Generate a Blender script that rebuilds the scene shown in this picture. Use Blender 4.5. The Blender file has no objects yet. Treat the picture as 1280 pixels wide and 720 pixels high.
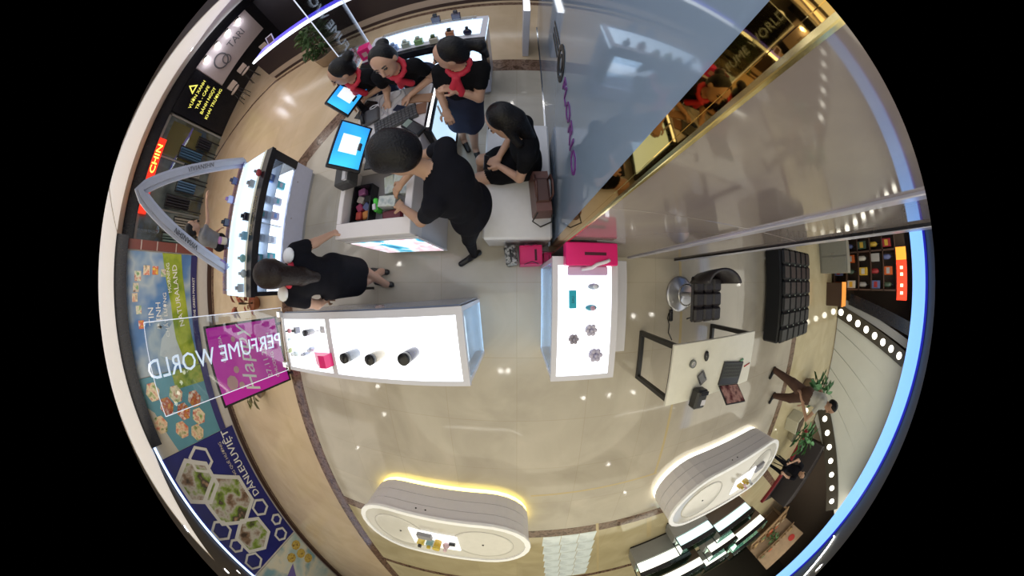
import bpy, math, random
import numpy as np
from mathutils import Vector, Matrix
random.seed(7)
D = bpy.data
SC = bpy.context.scene
COL = SC.collection
PI = math.pi

# ---------------------------------------------------------------- camera (ceiling dome camera, fisheye lens)
CX, CY, FPX, CAMH = 646.0, 353.0, 305.0, 2.5
cam = D.cameras.new('camera'); camo = D.objects.new('camera', cam); COL.objects.link(camo)
SC.camera = camo
camo.location = (0, 0, CAMH)
cam.type = 'PANO'
cam.clip_start = 0.01
cam.sensor_fit = 'HORIZONTAL'; cam.sensor_width = 36
def setlens(t):
    t.fisheye_fov = math.radians(196.5)
    t.fisheye_polynomial_k0 = 0.0
    t.fisheye_polynomial_k1 = -(1280.0 / 36.0) / FPX
    t.fisheye_polynomial_k2 = 0.0; t.fisheye_polynomial_k3 = 0.0; t.fisheye_polynomial_k4 = 0.0
try:
    cam.panorama_type = 'FISHEYE_LENS_POLYNOMIAL'; setlens(cam)
except AttributeError:
    cam.cycles.panorama_type = 'FISHEYE_LENS_POLYNOMIAL'; setlens(cam.cycles)
cam.shift_x = (640 - CX) / 1280.0
cam.shift_y = -(360 - CY) / 720.0

# ---------------------------------------------------------------- world, exposure, large added fill lights
W = D.worlds.new('world'); SC.world = W; W.use_nodes = True
W.node_tree.nodes['Background'].inputs[0].default_value = (0.55, 0.57, 0.62, 1)
W.node_tree.nodes['Background'].inputs[1].default_value = 0.25
vs = SC.view_settings
vs.view_transform = 'Standard'; vs.look = 'None'; vs.gamma = 1; vs.use_curve_mapping = False
vs.exposure = 0.42
def area(name, loc, sx, sy, power, col, rot=(0, 0, 0)):
    l = D.lights.new(name, 'AREA'); l.shape = 'RECTANGLE'; l.size = sx; l.size_y = sy
    l.energy = power; l.color = col
    o = D.objects.new(name, l); COL.objects.link(o); o.location = loc; o.rotation_euler = rot
    return o
CEIL = 3.1
def soft(name, loc, sx, sy, radiance, col, shape='RECTANGLE'):
    """wide fill light of the given radiance, added under the ceiling without a fixture"""
    o = area(name, loc, sx, sy, radiance * PI * sx * sy * (PI / 4 if shape == 'ELLIPSE' else 1.), col); o.data.shape = shape; return o
soft('fill_light_shop', (-.2, 2.6, CEIL - .02), 6.4, 5.6, 0.86, (.88, .92, 1.0), 'ELLIPSE')  # added fills from here down: broad light with no lamp of its own
soft('fill_light_counters', (.3, -2.9, CEIL - .02), 6.8, 5.4, 0.98, (1.0, .92, .68), 'ELLIPSE')
soft('fill_light_corridor', (-5.6, 1.0, CEIL - .03), 2.8, 8.6, 1.0, (1.0, .92, .82))  # added to brighten the corridor floor
soft('fill_light_south', (1.0, -8.2, CEIL - .02), 9., 4., .9, (1.0, .93, .70))
soft('fill_light_corridor_end', (-5.6, -8.0, CEIL - .02), 2.6, 7.5, .72, (1.0, .94, .84))
soft('fill_light_north', (-4.0, 7.4, CEIL - .02), 7.0, 2.6, .42, (1.0, .93, .88))
soft('fill_light_east', (7.2, -2.6, CEIL - .02), 3.4, 6.0, 1.3, (1.0, .97, .84))
soft('fill_light_stalls', (8.2, -8.2, CEIL - .02), 4., 4., 1.7, (1.0, .95, .82))  # added fill to lift the dark stall corner
soft('fill_light_store', (7.9, .9, CEIL - .02), .6, 1.6, 3.0, (1.0, .93, .8))  # added fill to brighten the goods on the store shelving

# ---------------------------------------------------------------- helpers
def Pt(px, py, z=0.0):
    """point at height z whose direction from the ceiling camera is photograph pixel (px, py)"""
    x = px - CX; y = CY - py; r = math.hypot(x, y); d = (CAMH - z) * math.tan(r / FPX)
    return (x / r * d, y / r * d, z)

MATS = {}
def M(name, col=(.8, .8, .8), rough=.5, metal=0., emit=0., ecol=None, var=.06, scale=14., bump=0., spec=.5, alpha=1., coat=0., trans=0.):
    if name in MATS: return MATS[name]
    m = D.materials.new(name); m.use_nodes = True; MATS[name] = m
    nt = m.node_tree; b = nt.nodes['Principled BSDF']
    tc = nt.nodes.new('ShaderNodeTexCoord'); nz = nt.nodes.new('ShaderNodeTexNoise'); nz.inputs['Scale'].default_value = scale
    nt.links.new(tc.outputs['Object'], nz.inputs['Vector'])
    rp = nt.nodes.new('ShaderNodeMapRange'); rp.inputs[3].default_value = 1 - var; rp.inputs[4].default_value = 1 + var
    nt.links.new(nz.outputs['Fac'], rp.inputs[0])
    mx = nt.nodes.new('ShaderNodeVectorMath'); mx.operation = 'SCALE'; mx.inputs[0].default_value = col
    nt.links.new(rp.outputs[0], mx.inputs['Scale']); nt.links.new(mx.outputs[0], b.inputs['Base Color'])
    b.inputs['Roughness'].default_value = rough; b.inputs['Metallic'].default_value = metal
    b.inputs['Specular IOR Level'].default_value = spec; b.inputs['Alpha'].default_value = alpha
    b.inputs['Coat Weight'].default_value = coat; b.inputs['Coat Roughness'].default_value = .05
    b.inputs['Transmission Weight'].default_value = trans
    if emit:
        b.inputs['Emission Color'].default_value = (*(ecol or col), 1); b.inputs['Emission Strength'].default_value = emit
    if bump:
        bp = nt.nodes.new('ShaderNodeBump'); bp.inputs['Strength'].default_value = bump; bp.inputs['Distance'].default_value = .01
        nt.links.new(nz.outputs['Fac'], bp.inputs['Height']); nt.links.new(bp.outputs[0], b.inputs['Normal'])
    return m

def glassmat(name, tint=(1, 1, 1), refl=.12, rough=.02):
    if name in MATS: return MATS[name]
    m = D.materials.new(name); m.use_nodes = True; MATS[name] = m; nt = m.node_tree
    nt.nodes.remove(nt.nodes['Principled BSDF'])
    t = nt.nodes.new('ShaderNodeBsdfTransparent'); t.inputs[0].default_value = (*tint, 1)
    g = nt.nodes.new('ShaderNodeBsdfGlossy'); g.inputs['Roughness'].default_value = rough
    fr = nt.nodes.new('ShaderNodeFresnel'); fr.inputs[0].default_value = 1.45
    ad = nt.nodes.new('ShaderNodeMath'); ad.operation = 'MULTIPLY_ADD'; ad.inputs[1].default_value = .8; ad.inputs[2].default_value = refl * .3
    nt.links.new(fr.outputs[0], ad.inputs[0])
    mx = nt.nodes.new('ShaderNodeMixShader'); nt.links.new(ad.outputs[0], mx.inputs[0])
    nt.links.new(t.outputs[0], mx.inputs[1]); nt.links.new(g.outputs[0], mx.inputs[2])
    nt.links.new(mx.outputs[0], nt.nodes['Material Output'].inputs[0])
    return m

def pictmat(name, cols, scale=5., detail=3., rough=.4, emit=0., voro=False, seed=0., dist=0.):
    """flat print: soft patches of the given colours"""
    if name in MATS: return MATS[name]
    m = D.materials.new(name); m.use_nodes = True; MATS[name] = m; nt = m.node_tree; b = nt.nodes['Principled BSDF']
    tc = nt.nodes.new('ShaderNodeTexCoord'); mp = nt.nodes.new('ShaderNodeMapping'); mp.inputs['Location'].default_value = (seed, seed * 1.7, seed * .6)
    nt.links.new(tc.outputs['Object'], mp.inputs[0])
    if voro:
        nz = nt.nodes.new('ShaderNodeTexVoronoi'); nz.inputs['Scale'].default_value = scale; out = nz.outputs['Color']
        sp = nt.nodes.new('ShaderNodeSeparateColor'); nt.links.new(out, sp.inputs[0]); out = sp.outputs[0]
    else:
        nz = nt.nodes.new('ShaderNodeTexNoise'); nz.inputs['Scale'].default_value = scale; nz.inputs['Detail'].default_value = detail
        nz.inputs['Distortion'].default_value = dist; out = nz.outputs['Fac']
    nt.links.new(mp.outputs[0], nz.inputs['Vector'])
    cr = nt.nodes.new('ShaderNodeValToRGB'); e = cr.color_ramp.elements
    lo, hi = (0., 1.) if voro else (.3, .7)
    cr.color_ramp.interpolation = 'CONSTANT' if voro else 'LINEAR'
    for i, c in enumerate(cols):
        p = lo + (hi - lo) * i / (len(cols) - (0 if voro else 1))
        el = e[i] if i < 2 else e.new(p)
        el.position = p; el.color = (*c, 1)
    nt.links.new(out, cr.inputs[0]); nt.links.new(cr.outputs[0], b.inputs['Base Color']); b.inputs['Roughness'].default_value = rough
    if emit:
        nt.links.new(cr.outputs[0], b.inputs['Emission Color']); b.inputs['Emission Strength'].default_value = emit
    return m

class MB:
    def __init__(s): s.v = []; s.f = []; s.mi = []; s.sm = []; s.T = Matrix.Identity(4); s.cur = 0
    def add(s, vs, fs, smooth=False):
        n = len(s.v); s.v += [tuple(s.T @ Vector(p)) for p in vs]
        for q in fs: s.f.append([n + i for i in q]); s.mi.append(s.cur); s.sm.append(smooth)
        return s
    def mat(s, i): s.cur = i; return s
    def at(s, loc=(0, 0, 0), rz=0., rx=0., ry=0.):
        s.T = Matrix.Translation(loc) @ Matrix.Rotation(rz, 4, 'Z') @ Matrix.Rotation(ry, 4, 'Y') @ Matrix.Rotation(rx, 4, 'X'); return s
    def box(s, x0, y0, z0, x1, y1, z1, c=0.):
        if x0 > x1: x0, x1 = x1, x0
        if y0 > y1: y0, y1 = y1, y0
        if z0 > z1: z0, z1 = z1, z0
        if not c:
            return s.add([(x, y, z) for z in (z0, z1) for y in (y0, y1) for x in (x0, x1)],
                         [(0, 2, 3, 1), (4, 5, 7, 6), (0, 1, 5, 4), (2, 6, 7, 3), (0, 4, 6, 2), (1, 3, 7, 5)])
        c = min(c, (x1 - x0) / 2.01, (y1 - y0) / 2.01, (z1 - z0) / 2.01)
        # stack of chamfered outlines
        def ring(z, i): return [(x0 + c, y0 + i, z), (x1 - c, y0 + i, z), (x1 - i, y0 + c, z), (x1 - i, y1 - c, z), (x1 - c, y1 - i, z), (x0 + c, y1 - i, z), (x0 + i, y1 - c, z), (x0 + i, y0 + c, z)]
        vs = ring(z0, c) + ring(z0 + c, 0) + ring(z1 - c, 0) + ring(z1, c)
        fs = [tuple(range(7, -1, -1)), tuple(range(24, 32))]
        for k in range(3):
            for i in range(8):
                j = (i + 1) % 8; fs.append((k * 8 + i, k * 8 + j, k * 8 + 8 + j, k * 8 + 8 + i))
        return s.add(vs, fs)
    def lathe(s, prof, x=0., y=0., n=20, smooth=True):
        vs = []; fs = []
        for r, z in prof:
            for k in range(n): a = 2 * PI * k / n; vs.append((x + r * math.cos(a), y + r * math.sin(a), z))
        for i in range(len(prof) - 1):
            for k in range(n): j = (k + 1) % n; fs.append((i * n + k, i * n + j, (i + 1) * n + j, (i + 1) * n + k))
        fs.append(tuple(range(n - 1, -1, -1))); fs.append(tuple((len(prof) - 1) * n + k for k in range(n)))
        return s.add(vs, fs, smooth)
    def cyl(s, x, y, z0, z1, r, r2=None, n=20): return s.lathe([(r, z0), (r2 if r2 is not None else r, z1)], x, y, n, False)
    def ell(s, c, r, n=12):
        prof = [(max(1e-4, math.sin(PI * i / 8)), -math.cos(PI * i / 8)) for i in range(9)]
        vs = []; fs = []
        for a, z in prof:
            for k in range(n): t = 2 * PI * k / n; vs.append((c[0] + r[0] * a * math.cos(t), c[1] + r[1] * a * math.sin(t), c[2] + r[2] * z))
        for i in range(8):
            for k in range(n): j = (k + 1) % n; fs.append((i * n + k, i * n + j, (i + 1) * n + j, (i + 1) * n + k))
        return s.add(vs, fs, True)
    def prism(s, poly, z0, z1, smooth=False):
        n = len(poly); vs = [(p[0], p[1], z0) for p in poly] + [(p[0], p[1], z1) for p in poly]
        fs = [tuple(range(n - 1, -1, -1)), tuple(range(n, 2 * n))] + [(i, (i + 1) % n, n + (i + 1) % n, n + i) for i in range(n)]
        return s.add(vs, fs, smooth)
    def ringprism(s, outer, inner, z0, z1, smooth=False):
        n = len(outer); vs = [(*p, z0) for p in outer] + [(*p, z1) for p in outer] + [(*p, z0) for p in inner] + [(*p, z1) for p in inner]
        fs = []
        for i in range(n):
            j = (i + 1) % n
            fs += [(i, j, n + j, n + i), (2 * n + j, 2 * n + i, 3 * n + i, 3 * n + j), (n + i, n + j, 3 * n + j, 3 * n + i), (j, i, 2 * n + i, 2 * n + j)]
        return s.add(vs, fs, smooth)
    def tube(s, pts, r, n=8, closed=False):
        pts = [Vector(p) for p in pts]; m = len(pts); vs = []; fs = []
        for i, p in enumerate(pts):
            a = pts[(i - 1) % m] if (closed or i) else p; b = pts[(i + 1) % m] if (closed or i < m - 1) else p
            d = (b - a).normalized(); u = d.cross(Vector((0, 0, 1)))
            if u.length < .05: u = d.cross(Vector((1, 0, 0)))
            u.normalize(); w = d.cross(u)
            rr = r[i] if isinstance(r, (list, tuple)) else r
            for k in range(n): t = 2 * PI * k / n; vs.append(tuple(p + u * (rr * math.cos(t)) + w * (rr * math.sin(t))))
        for i in range(m if closed else m - 1):
            for k in range(n):
                j = (k + 1) % n; i2 = (i + 1) % m
                fs.append((i * n + k, i2 * n + k, i2 * n + j, i * n + j))
        if not closed: fs += [tuple(range(n)), tuple((m - 1) * n + k for k in range(n - 1, -1, -1))]
        return s.add(vs, fs, True)
    def build(s, name, mats, parent=None, loc=(0, 0, 0), rz=0.):
        me = D.meshes.new(name); me.from_pydata(s.v, [], s.f)
        for mm in (mats if isinstance(mats, (list, tuple)) else [mats]): me.materials.append(mm)
        me.polygons.foreach_set('material_index', s.mi); me.polygons.foreach_set('use_smooth', s.sm)
        me.validate(); me.update()
        o = D.objects.new(name, me); COL.objects.link(o); o.parent = parent; o.location = loc; o.rotation_euler = (0, 0, rz)
        return o

def tag(o, label, cat, group=None, kind=None):
    if label: o['label'] = label
    if cat: o['category'] = cat
    if group: o['group'] = group
    if kind: o['kind'] = kind
    return o
def thing(name, label, cat, loc=(0, 0, 0), rz=0., group=None):
    o = D.objects.new(name, None); COL.objects.link(o); o.location = loc; o.rotation_euler = (0, 0, rz); o.empty_display_size = .1
    return tag(o, label, cat, group)
def struct(o): o['kind'] = 'structure'; return o
def dup(o, loc, rz=None, label=None, parent=None):
    c = o.copy(); COL.objects.link(c); c.parent = parent
    if parent is None:
        c.location = loc
        if rz is not None: c.rotation_euler = (0, 0, rz)
    if label: c['label'] = label
    for ch in list(o.children): dup(ch, None, None, None, c)
    return c
def shared(name, src, parent, loc, rz=0.):
    o = D.objects.new(name, src.data); COL.objects.link(o); o.parent = parent; o.location = loc; o.rotation_euler = (0, 0, rz); return o

def text(body, size, right, up, loc, mat, name='lettering', parent=None, depth=.003, align='CENTER', scale_x=1., shear=0.):
    """lettering as thin solid mesh; right/up give its axes"""
    cu = D.curves.new(name, 'FONT'); cu.body = body; cu.size = size; cu.align_x = align; cu.align_y = 'CENTER'; cu.extrude = depth
    cu.resolution_u = 2; cu.shear = shear
    tmp = D.objects.new('tmp_text', cu); COL.objects.link(tmp)
    bpy.context.view_layer.update()
    me = D.meshes.new_from_object(tmp.evaluated_get(bpy.context.evaluated_depsgraph_get()))
    D.objects.remove(tmp); D.curves.remove(cu)
    # one object per word: split at wide gaps between letters
    V = np.array([v.co[:] for v in me.vertices]); F = [list(p.vertices) for p in me.polygons]
    par_ = list(range(len(V)))
    def fnd(a):
        while par_[a] != a: par_[a] = par_[par_[a]]; a = par_[a]
        return a
    for f in F:
        for q in f[1:]: par_[fnd(f[0])] = fnd(q)
    comp = {}
    for a in range(len(V)): comp.setdefault(fnd(a), []).append(a)
    it = sorted((min(V[c, 0]), max(V[c, 0]), k) for k, c in ((k, np.array(c)) for k, c in comp.items()))
    words = []; end = -1e9
    for lo_, hi_, k in it:
        if lo_ - end > .17 * size: words.append(set())
        words[-1].add(k); end = max(end, hi_)
    r = Vector(right).normalized(); u = Vector(up).normalized(); n = r.cross(u)
    mt = Matrix(((r.x * scale_x, u.x, n.x, loc[0]), (r.y * scale_x, u.y, n.y, loc[1]), (r.z * scale_x, u.z, n.z, loc[2]), (0, 0, 0, 1)))
    o = None
    for w_ in words:
        keep = [a for a in range(len(V)) if fnd(a) in w_]; ix = {a: i for i, a in enumerate(keep)}
        m2 = D.meshes.new(name); m2.from_pydata([tuple(mt @ Vector(V[a])) for a in keep], [], [[ix[q] for q in f] for f in F if f[0] in ix])
        m2.materials.append(mat); o = D.objects.new(name, m2); COL.objects.link(o); o.parent = parent
    D.meshes.remove(me)
    return o
def stadium(cx, cy, hx, hy, n=12):
    pts = []
    for k in range(n + 1): a = -PI / 2 + PI * k / n; pts.append((cx + hx - hy + hy * math.cos(a), cy + hy * math.sin(a)))
    for k in range(n + 1): a = PI / 2 + PI * k / n; pts.append((cx - hx + hy + hy * math.cos(a), cy + hy * math.sin(a)))
    return pts
def ngon(cx, cy, r, n, a0=0., sy=1.): return [(cx + r * math.cos(a0 + 2 * PI * k / n), cy + sy * r * math.sin(a0 + 2 * PI * k / n)) for k in range(n)]

# common materials
white = M('white_lacquer', (.60, .59, .645), .25, var=.02)
whitem = M('white_matt', (.78, .76, .75), .55, var=.03)
black = M('black_lacquer', (.012, .012, .016), .25, var=.2)
blackm = M('black_metal', (.02, .02, .022), .4, var=.2)
lightbox = M('lit_acrylic_top', (.9, .93, 1.), .3, emit=1.25, ecol=(.93, .96, 1.), var=.01)
lightblue = M('lit_bluish_acrylic', (.7, .85, 1.), .3, emit=.75, ecol=(.55, .78, 1.), var=.02)
tube_l = M('light_tube', (1, 1, 1), .4, emit=4., ecol=(.93, .97, 1.), var=0)
glass = glassmat('clear_glass', (.93, .97, 1.), .1)
chrome = M('chrome', (.75, .75, .77), .12, 1., var=.03)
magenta = M('magenta_card', (.70, .006, .16), .4, var=.05)
navy = M('navy_trim', (.02, .02, .09), .3)
# ================================================================ THE SETTING
def floormat(name, c1, c2, cj, tile, rough):
    m = D.materials.new(name); m.use_nodes = True; nt = m.node_tree; b = nt.nodes['Principled BSDF']
    tc = nt.nodes.new('ShaderNodeTexCoord')
    n1 = nt.nodes.new('ShaderNodeTexNoise'); n1.inputs['Scale'].default_value = 1.1; n1.inputs['Detail'].default_value = 6; n1.inputs['Distortion'].default_value = 1.2
    nt.links.new(tc.outputs['Object'], n1.inputs['Vector'])
    cr = nt.nodes.new('ShaderNodeValToRGB'); cr.color_ramp.elements[0].position = .35; cr.color_ramp.elements[1].position = .68
    cr.color_ramp.elements[0].color = (*c1, 1); cr.color_ramp.elements[1].color = (*c2, 1)
    nt.links.new(n1.outputs['Fac'], cr.inputs[0])
    bk = nt.nodes.new('ShaderNodeTexBrick'); bk.offset = 0.; bk.inputs['Scale'].default_value = 1.
    bk.inputs['Brick Width'].default_value = tile; bk.inputs['Row Height'].default_value = tile; bk.inputs['Mortar Size'].default_value = .004
    bk.inputs['Color1'].default_value = (1, 1, 1, 1); bk.inputs['Color2'].default_value = (.93, .93, .94, 1); bk.inputs['Mortar'].default_value = (*cj, 1)
    nt.links.new(tc.outputs['Object'], bk.inputs['Vector'])
    mx = nt.nodes.new('ShaderNodeMix'); mx.data_type = 'RGBA'; mx.blend_type = 'MULTIPLY'; mx.inputs[0].default_value = 1.
    nt.links.new(cr.outputs[0], mx.inputs[6]); nt.links.new(bk.outputs['Color'], mx.inputs[7])
    nt.links.new(mx.outputs[2], b.inputs['Base Color']); b.inputs['Roughness'].default_value = rough; b.inputs['Specular IOR Level'].default_value = .5
    return m
f_shop = floormat('shop_marble', (.43, .385, .315), (.53, .48, .40), (.86, .84, .80), .8, .07)
f_corr = floormat('corridor_marble', (.56, .43, .28), (.64, .50, .34), (.93, .90, .86), .8, .16)
f_south = floormat('south_marble', (.46, .39, .235), (.55, .47, .30), (.9, .88, .82), .8, .07)
brown = pictmat('brown_marble', [(.05, .028, .018), (.12, .07, .045), (.22, .14, .10), (.08, .04, .03)], 9., 8., .12, dist=1.5)
tan = M('tan_inlay', (.52, .42, .24), .15, var=.06)

b = MB(); b.box(-13, -15, -.2, 16, 13, -.004); floor = struct(b.build('floor', f_corr))
b = MB(); b.prism([(-3.45, -4.15), (5.6, -4.15), (5.6, 3.1), (-2.3, 3.1), (-3.45, 1.95)], -.004, 0.)
b.build('floor_panel', f_shop, floor)
b = MB(); b.prism([(-3.45, -14.9), (9.7, -14.9), (9.7, 1.), (5.6, 1.), (5.6, -4.15), (-3.45, -4.15)], -.004, 0.)
b.build('floor_panel', f_south, floor)
def strip(p, q, w, mat=brown, name='border_strip', z=.0015):
    p = Vector((*p, 0)); q = Vector((*q, 0)); d = (q - p).normalized(); n = Vector((-d.y, d.x, 0)) * w / 2
    b = MB(); b.prism([(p - n)[:2], (q - n)[:2], (q + n)[:2], (p + n)[:2]], -.003, z); return b.build(name, mat, floor)
strip((-3.45, -13.4), (-3.45, 1.99), .30); strip((-3.51, 1.88), (-2.2, 3.19), .28, z=.002); strip((-2.27, 3.1), (4, 3.1), .28, z=.0015)
strip((-3.3, -4.2), (5.75, -4.2), .26, z=.002); strip((-3.3, -6.9), (6.5, -6.9), .2, z=.002)
strip((5.62, -4.1), (5.62, .6), .26, z=.001); strip((5.62, -4.2), (8.4, -6.6), .2, z=.0018)
strip((-9.9, 3.9), (-7.6, 5.1), .12, z=.001); strip((-7.7, 5.08), (-6.6, 5.5), .12, z=.0014); strip((-6.7, 5.48), (3, 5.48), .14, z=.001)
strip((-7.45, .6), (-7.45, -13.4), .16, z=.001)
strip((.2, -3.0), (2.15, -2.93), .035, tan, 'inlay_strip', .001); strip((2.12, -2.95), (1.98, .26), .04, tan, 'inlay_strip', .0012)
strip((1.35, -4.05), (1.9, -6.8), .05, tan, 'inlay_strip', .0024); strip((2.45, -4.35), (2.75, -5.3), .10, tan, 'inlay_strip', .0012)
pale = pictmat('painted_floor_reflection', [(.45, .52, .55), (.66, .74, .78), (.80, .88, .92), (.55, .62, .66)], 2.2, 6., .06)  # pale colours stand in for a bright panel mirrored in the polished floor
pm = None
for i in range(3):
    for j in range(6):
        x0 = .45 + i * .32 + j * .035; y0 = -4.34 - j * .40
        b = MB(); b.box(0, -.39, -.002, .31, 0, .003); pt = b.build('reflection_patch', pale, floor); pt.location = (x0, y0, 0)

ceilm = M('ceiling_paint', (.74, .72, .70), .7, var=.03)
ceild = M('dark_ceiling', (.05, .045, .045), .7, var=.1)
b = MB(); b.box(-13, -3.6, CEIL, -3.9, 13, CEIL + .1); struct(b.build('ceiling', ceilm))
b = MB(); b.box(-3.9, -15, CEIL, 16, 13, CEIL + .1).box(-13, -15, CEIL, -3.9, -3.6, CEIL + .1); struct(b.build('ceiling_shop', ceild))

added_glowm = M('added_ceiling_glow', (.8, .78, .75), .6, emit=.36, ecol=(1., .95, .90), var=.02)  # added glow so the white corridor ceiling looks lit, not a lamp
for y0, y1 in ((-3.5, .9), (.95, 5.4)):
    b = MB(); b.box(-7.2, y0, CEIL - .012, -4.0, y1, CEIL - .001); struct(b.build('added_glow_panel', added_glowm))
hoard = M('hoarding_board', (.55, .52, .50), .6)
b = MB(); b.box(-7.8, -14, 0, -7.6, .78, 3.05); wall_left = struct(b.build('wall_left', hoard))
b = MB(); b.box(-7.62, -14, 0, -7.56, .78, .14); struct(b.build('baseboard_left', M('dark_baseboard', (.05, .025, .02), .3)))
redbrown = M('red_brown_post', (.16, .045, .035), .4)
b = MB(); b.box(-7.62, .66, 0, -7.54, .86, 2.75)
pst = struct(b.build('trim_1', redbrown))
for z in (.6, 1.2, 1.8, 2.3):
    b = MB(); b.box(-7.535, .66, z, -7.53, .86, z + .03); b.build('metal_band', M('brushed_band', (.6, .5, .45), .3, .5), pst)
b = MB(); b.box(-7.62, -3.35, 2.72, -7.35, .9, 3.09).box(-10.1, .9, 2.62, -9.8, 10.6, 3.09); struct(b.build('trim_2', black))
cove = M('cove_led', (.6, .75, 1.), .4, emit=1.6, ecol=(.50, .66, 1.), var=0)
b = MB(); b.box(-7.59, -13.5, 2.97, -7.52, -3.4, 3.05); struct(b.build('trim_3', cove))
b = MB(); b.box(-10.2, .78, 0, -10.0, 12, 3.09); struct(b.build('wall_west', M('west_wall_black', (.015, .014, .016), .3)))
b = MB(); b.box(-10.2, 10.6, 0, 9, 10.8, 3.09); struct(b.build('wall_north', M('north_wall', (.03, .025, .03), .5)))
b = MB(); b.box(-7.8, -14.2, 0, 14, -14., 3.09); struct(b.build('wall_south', M('south_wall', (.10, .09, .07), .6)))
b = MB(); b.box(13.2, -14, 0, 13.4, 10.8, 3.09); struct(b.build('wall_east', M('east_wall', (.16, .12, .09), .6)))
# blue lit fascia along the east side of the shop ceiling
fas = M('blue_lit_fascia', (.25, .5, 1.), .3, emit=1.0, ecol=(.20, .46, 1.), var=.03)
fasd = M('deep_blue_fascia', (.02, .03, .3), .3, emit=.30, ecol=(.03, .04, .9), var=.03)
b = MB(); b.box(5.2, -9, 2.77, 5.3, 2.6, 3.04); f1 = struct(b.build('trim_4', fas))
b = MB(); b.box(5.17, -9, 3.041, 5.3, 2.6, 3.09); b.build('upper_band', fasd, f1)

# -- polished stone wall beside the right counter, its trims
stone = D.materials.new('polished_stone'); stone.use_nodes = True
_b = stone.node_tree.nodes['Principled BSDF']; _nt = stone.node_tree
_n = _nt.nodes.new('ShaderNodeTexNoise'); _n.inputs['Scale'].default_value = 1.3; _n.inputs['Detail'].default_value = 5; _n.inputs['Distortion'].default_value = .8
_c = _nt.nodes.new('ShaderNodeValToRGB'); _c.color_ramp.elements[0].color = (.225, .19, .20, 1); _c.color_ramp.elements[1].color = (.32, .28, .26, 1)
_c.color_ramp.elements[0].position = .35; _c.color_ramp.elements[1].position = .7
_t = _nt.nodes.new('ShaderNodeTexCoord'); _nt.links.new(_t.outputs['Object'], _n.inputs['Vector']); _nt.links.new(_n.outputs['Fac'], _c.inputs[0]); _nt.links.new(_c.outputs[0], _b.inputs['Base Color'])
_b.inputs['Roughness'].default_value = .07; _b.inputs['Specular IOR Level'].default_value = .9
b = MB(); b.box(.42, .30, 0, 1.98, .55, CEIL - .01); wall_stone = struct(b.build('wall_right', M('wall_core', (.3, .27, .26), .6)))
for (x0, x1) in ((.34, 1.22), (1.29, 1.90)):
    for z0, z1 in ((0.0, 1.665), (1.672, 3.08)):
        b = MB(); b.box(x0 + .002, .275, z0, x1 - .002, .30, z1, .002); b.build('stone_panel', stone, wall_stone)
lav = M('lavender_aluminium', (.55, .55, .68), .25, .3, var=.03)
b = MB(); b.box(1.22, .262, 0, 1.29, .30, 3.08, .004); struct(b.build('trim_5', lav))
b = MB(); b.box(1.90, .255, 0, 1.99, .56, 3.08, .004); t6 = struct(b.build('trim_6', lav))
b = MB(); b.box(1.885, .258, 0, 1.90, .30, 3.08); b.build('shadow_gap', black, t6)
# -- blue-grey back-painted glass partition with a gold mirror post
bglass = M('blue_grey_glass', (.27, .355, .47), .06, var=.05, scale=1.5, spec=.6, coat=.25)
b = MB(); b.box(.335, .37, .02, .355, 4.3, 2.95, .002); part = struct(b.build('wall_glass_partition', bglass))
gold = M('gold_mirror', (.66, .40, .10), .035, 1., var=.02)
goldt = M('gold_trim', (.75, .62, .28), .2, 1., var=.06)
b = MB(); b.box(.33, .3005, 0, .419, .37, 3.08, .002).box(.33, .276, 0, .339, .3005, 3.08); post = struct(b.build('trim_7', gold))
b = MB(); b.box(.322, .262, 0, .335, .276, 3.08, .002); b.build('edge_trim', goldt, post)
pinkt = M('violet_lettering', (.16, .03, .22), .4); blk = M('black_lettering', (.01, .01, .012), .4)
text('FLORIO', .17, (0, -1, 0), (0, 0, 1), (.331, 1.02, 1.2), pinkt, parent=part, scale_x=1.4)
b = MB()
b.T = Matrix(((0, 0, -1, .3325), (-1, 0, 0, 1.66), (0, 1, 0, 1.2), (0, 0, 0, 1)))
b.ringprism(ngon(0, 0, .17, 28), ngon(0, 0, .115, 28), 0, .003).ringprism(ngon(0, 0, .085, 24), ngon(0, 0, .06, 24), 0, .003)
for k in range(3): b.box(-.62, -.10 + k * .075, 0, -.2, -.07 + k * .075, .003)
b.build('round_logo', blk, part)
b = MB(); b.box(.325, .37, 0, .36, 4.3, .02); struct(b.build('trim_8', chrome))

# -- far east: sloping escalator side with bulb-lit bands
ew = M('escalator_cladding', (.62, .62, .55), .35, var=.06, scale=2.)
eb = M('bronze_band', (.055, .045, .03), .35)
bulb = M('round_lamp', (1, 1, 1), .4, emit=3.2, ecol=(1., .95, .8), var=0)
XE = 9.75
def par(y0, z0, y1, z1, w, x0, x1):   # sloping band in the plane x = const, given lower edge and width along z
    b = MB(); v = []
    for x in (x0, x1): v += [(x, y0, z0), (x, y1, z1), (x, y1, z1 + w), (x, y0, z0 + w)]
    return b.add(v, [(0, 1, 2, 3), (7, 6, 5, 4), (0, 4, 5, 1), (1, 5, 6, 2), (2, 6, 7, 3), (3, 7, 4, 0)])
esc = thing('escalator', 'pale clad escalator side with bronze bands of round lamps beyond the black ottoman', 'escalator', (XE, -3.5, 0))
def loc(o): o.location = (-XE, 3.5, 0); return o
ys = [(-.80, -1.0), ]
n = 6
for k in range(n):   # cladding panels, each bounded by the sloping lines
    ya = -.80 - k * .62; yb = ya - .60
    b = MB(); v = []
    for x in (XE, XE + .12): v += [(x, ya, 0.02), (x, yb, 0.02), (x, yb - 1.9 * .75 - .25 * k, 3.05), (x, ya - 1.15 - .25 * k, 3.05)]
    b.add(v, [(0, 1, 2, 3), (7, 6, 5, 4), (0, 4, 5, 1), (1, 5, 6, 2), (2, 6, 7, 3), (3, 7, 4, 0)]); loc(b.build('cladding_panel', ew, esc))
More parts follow.
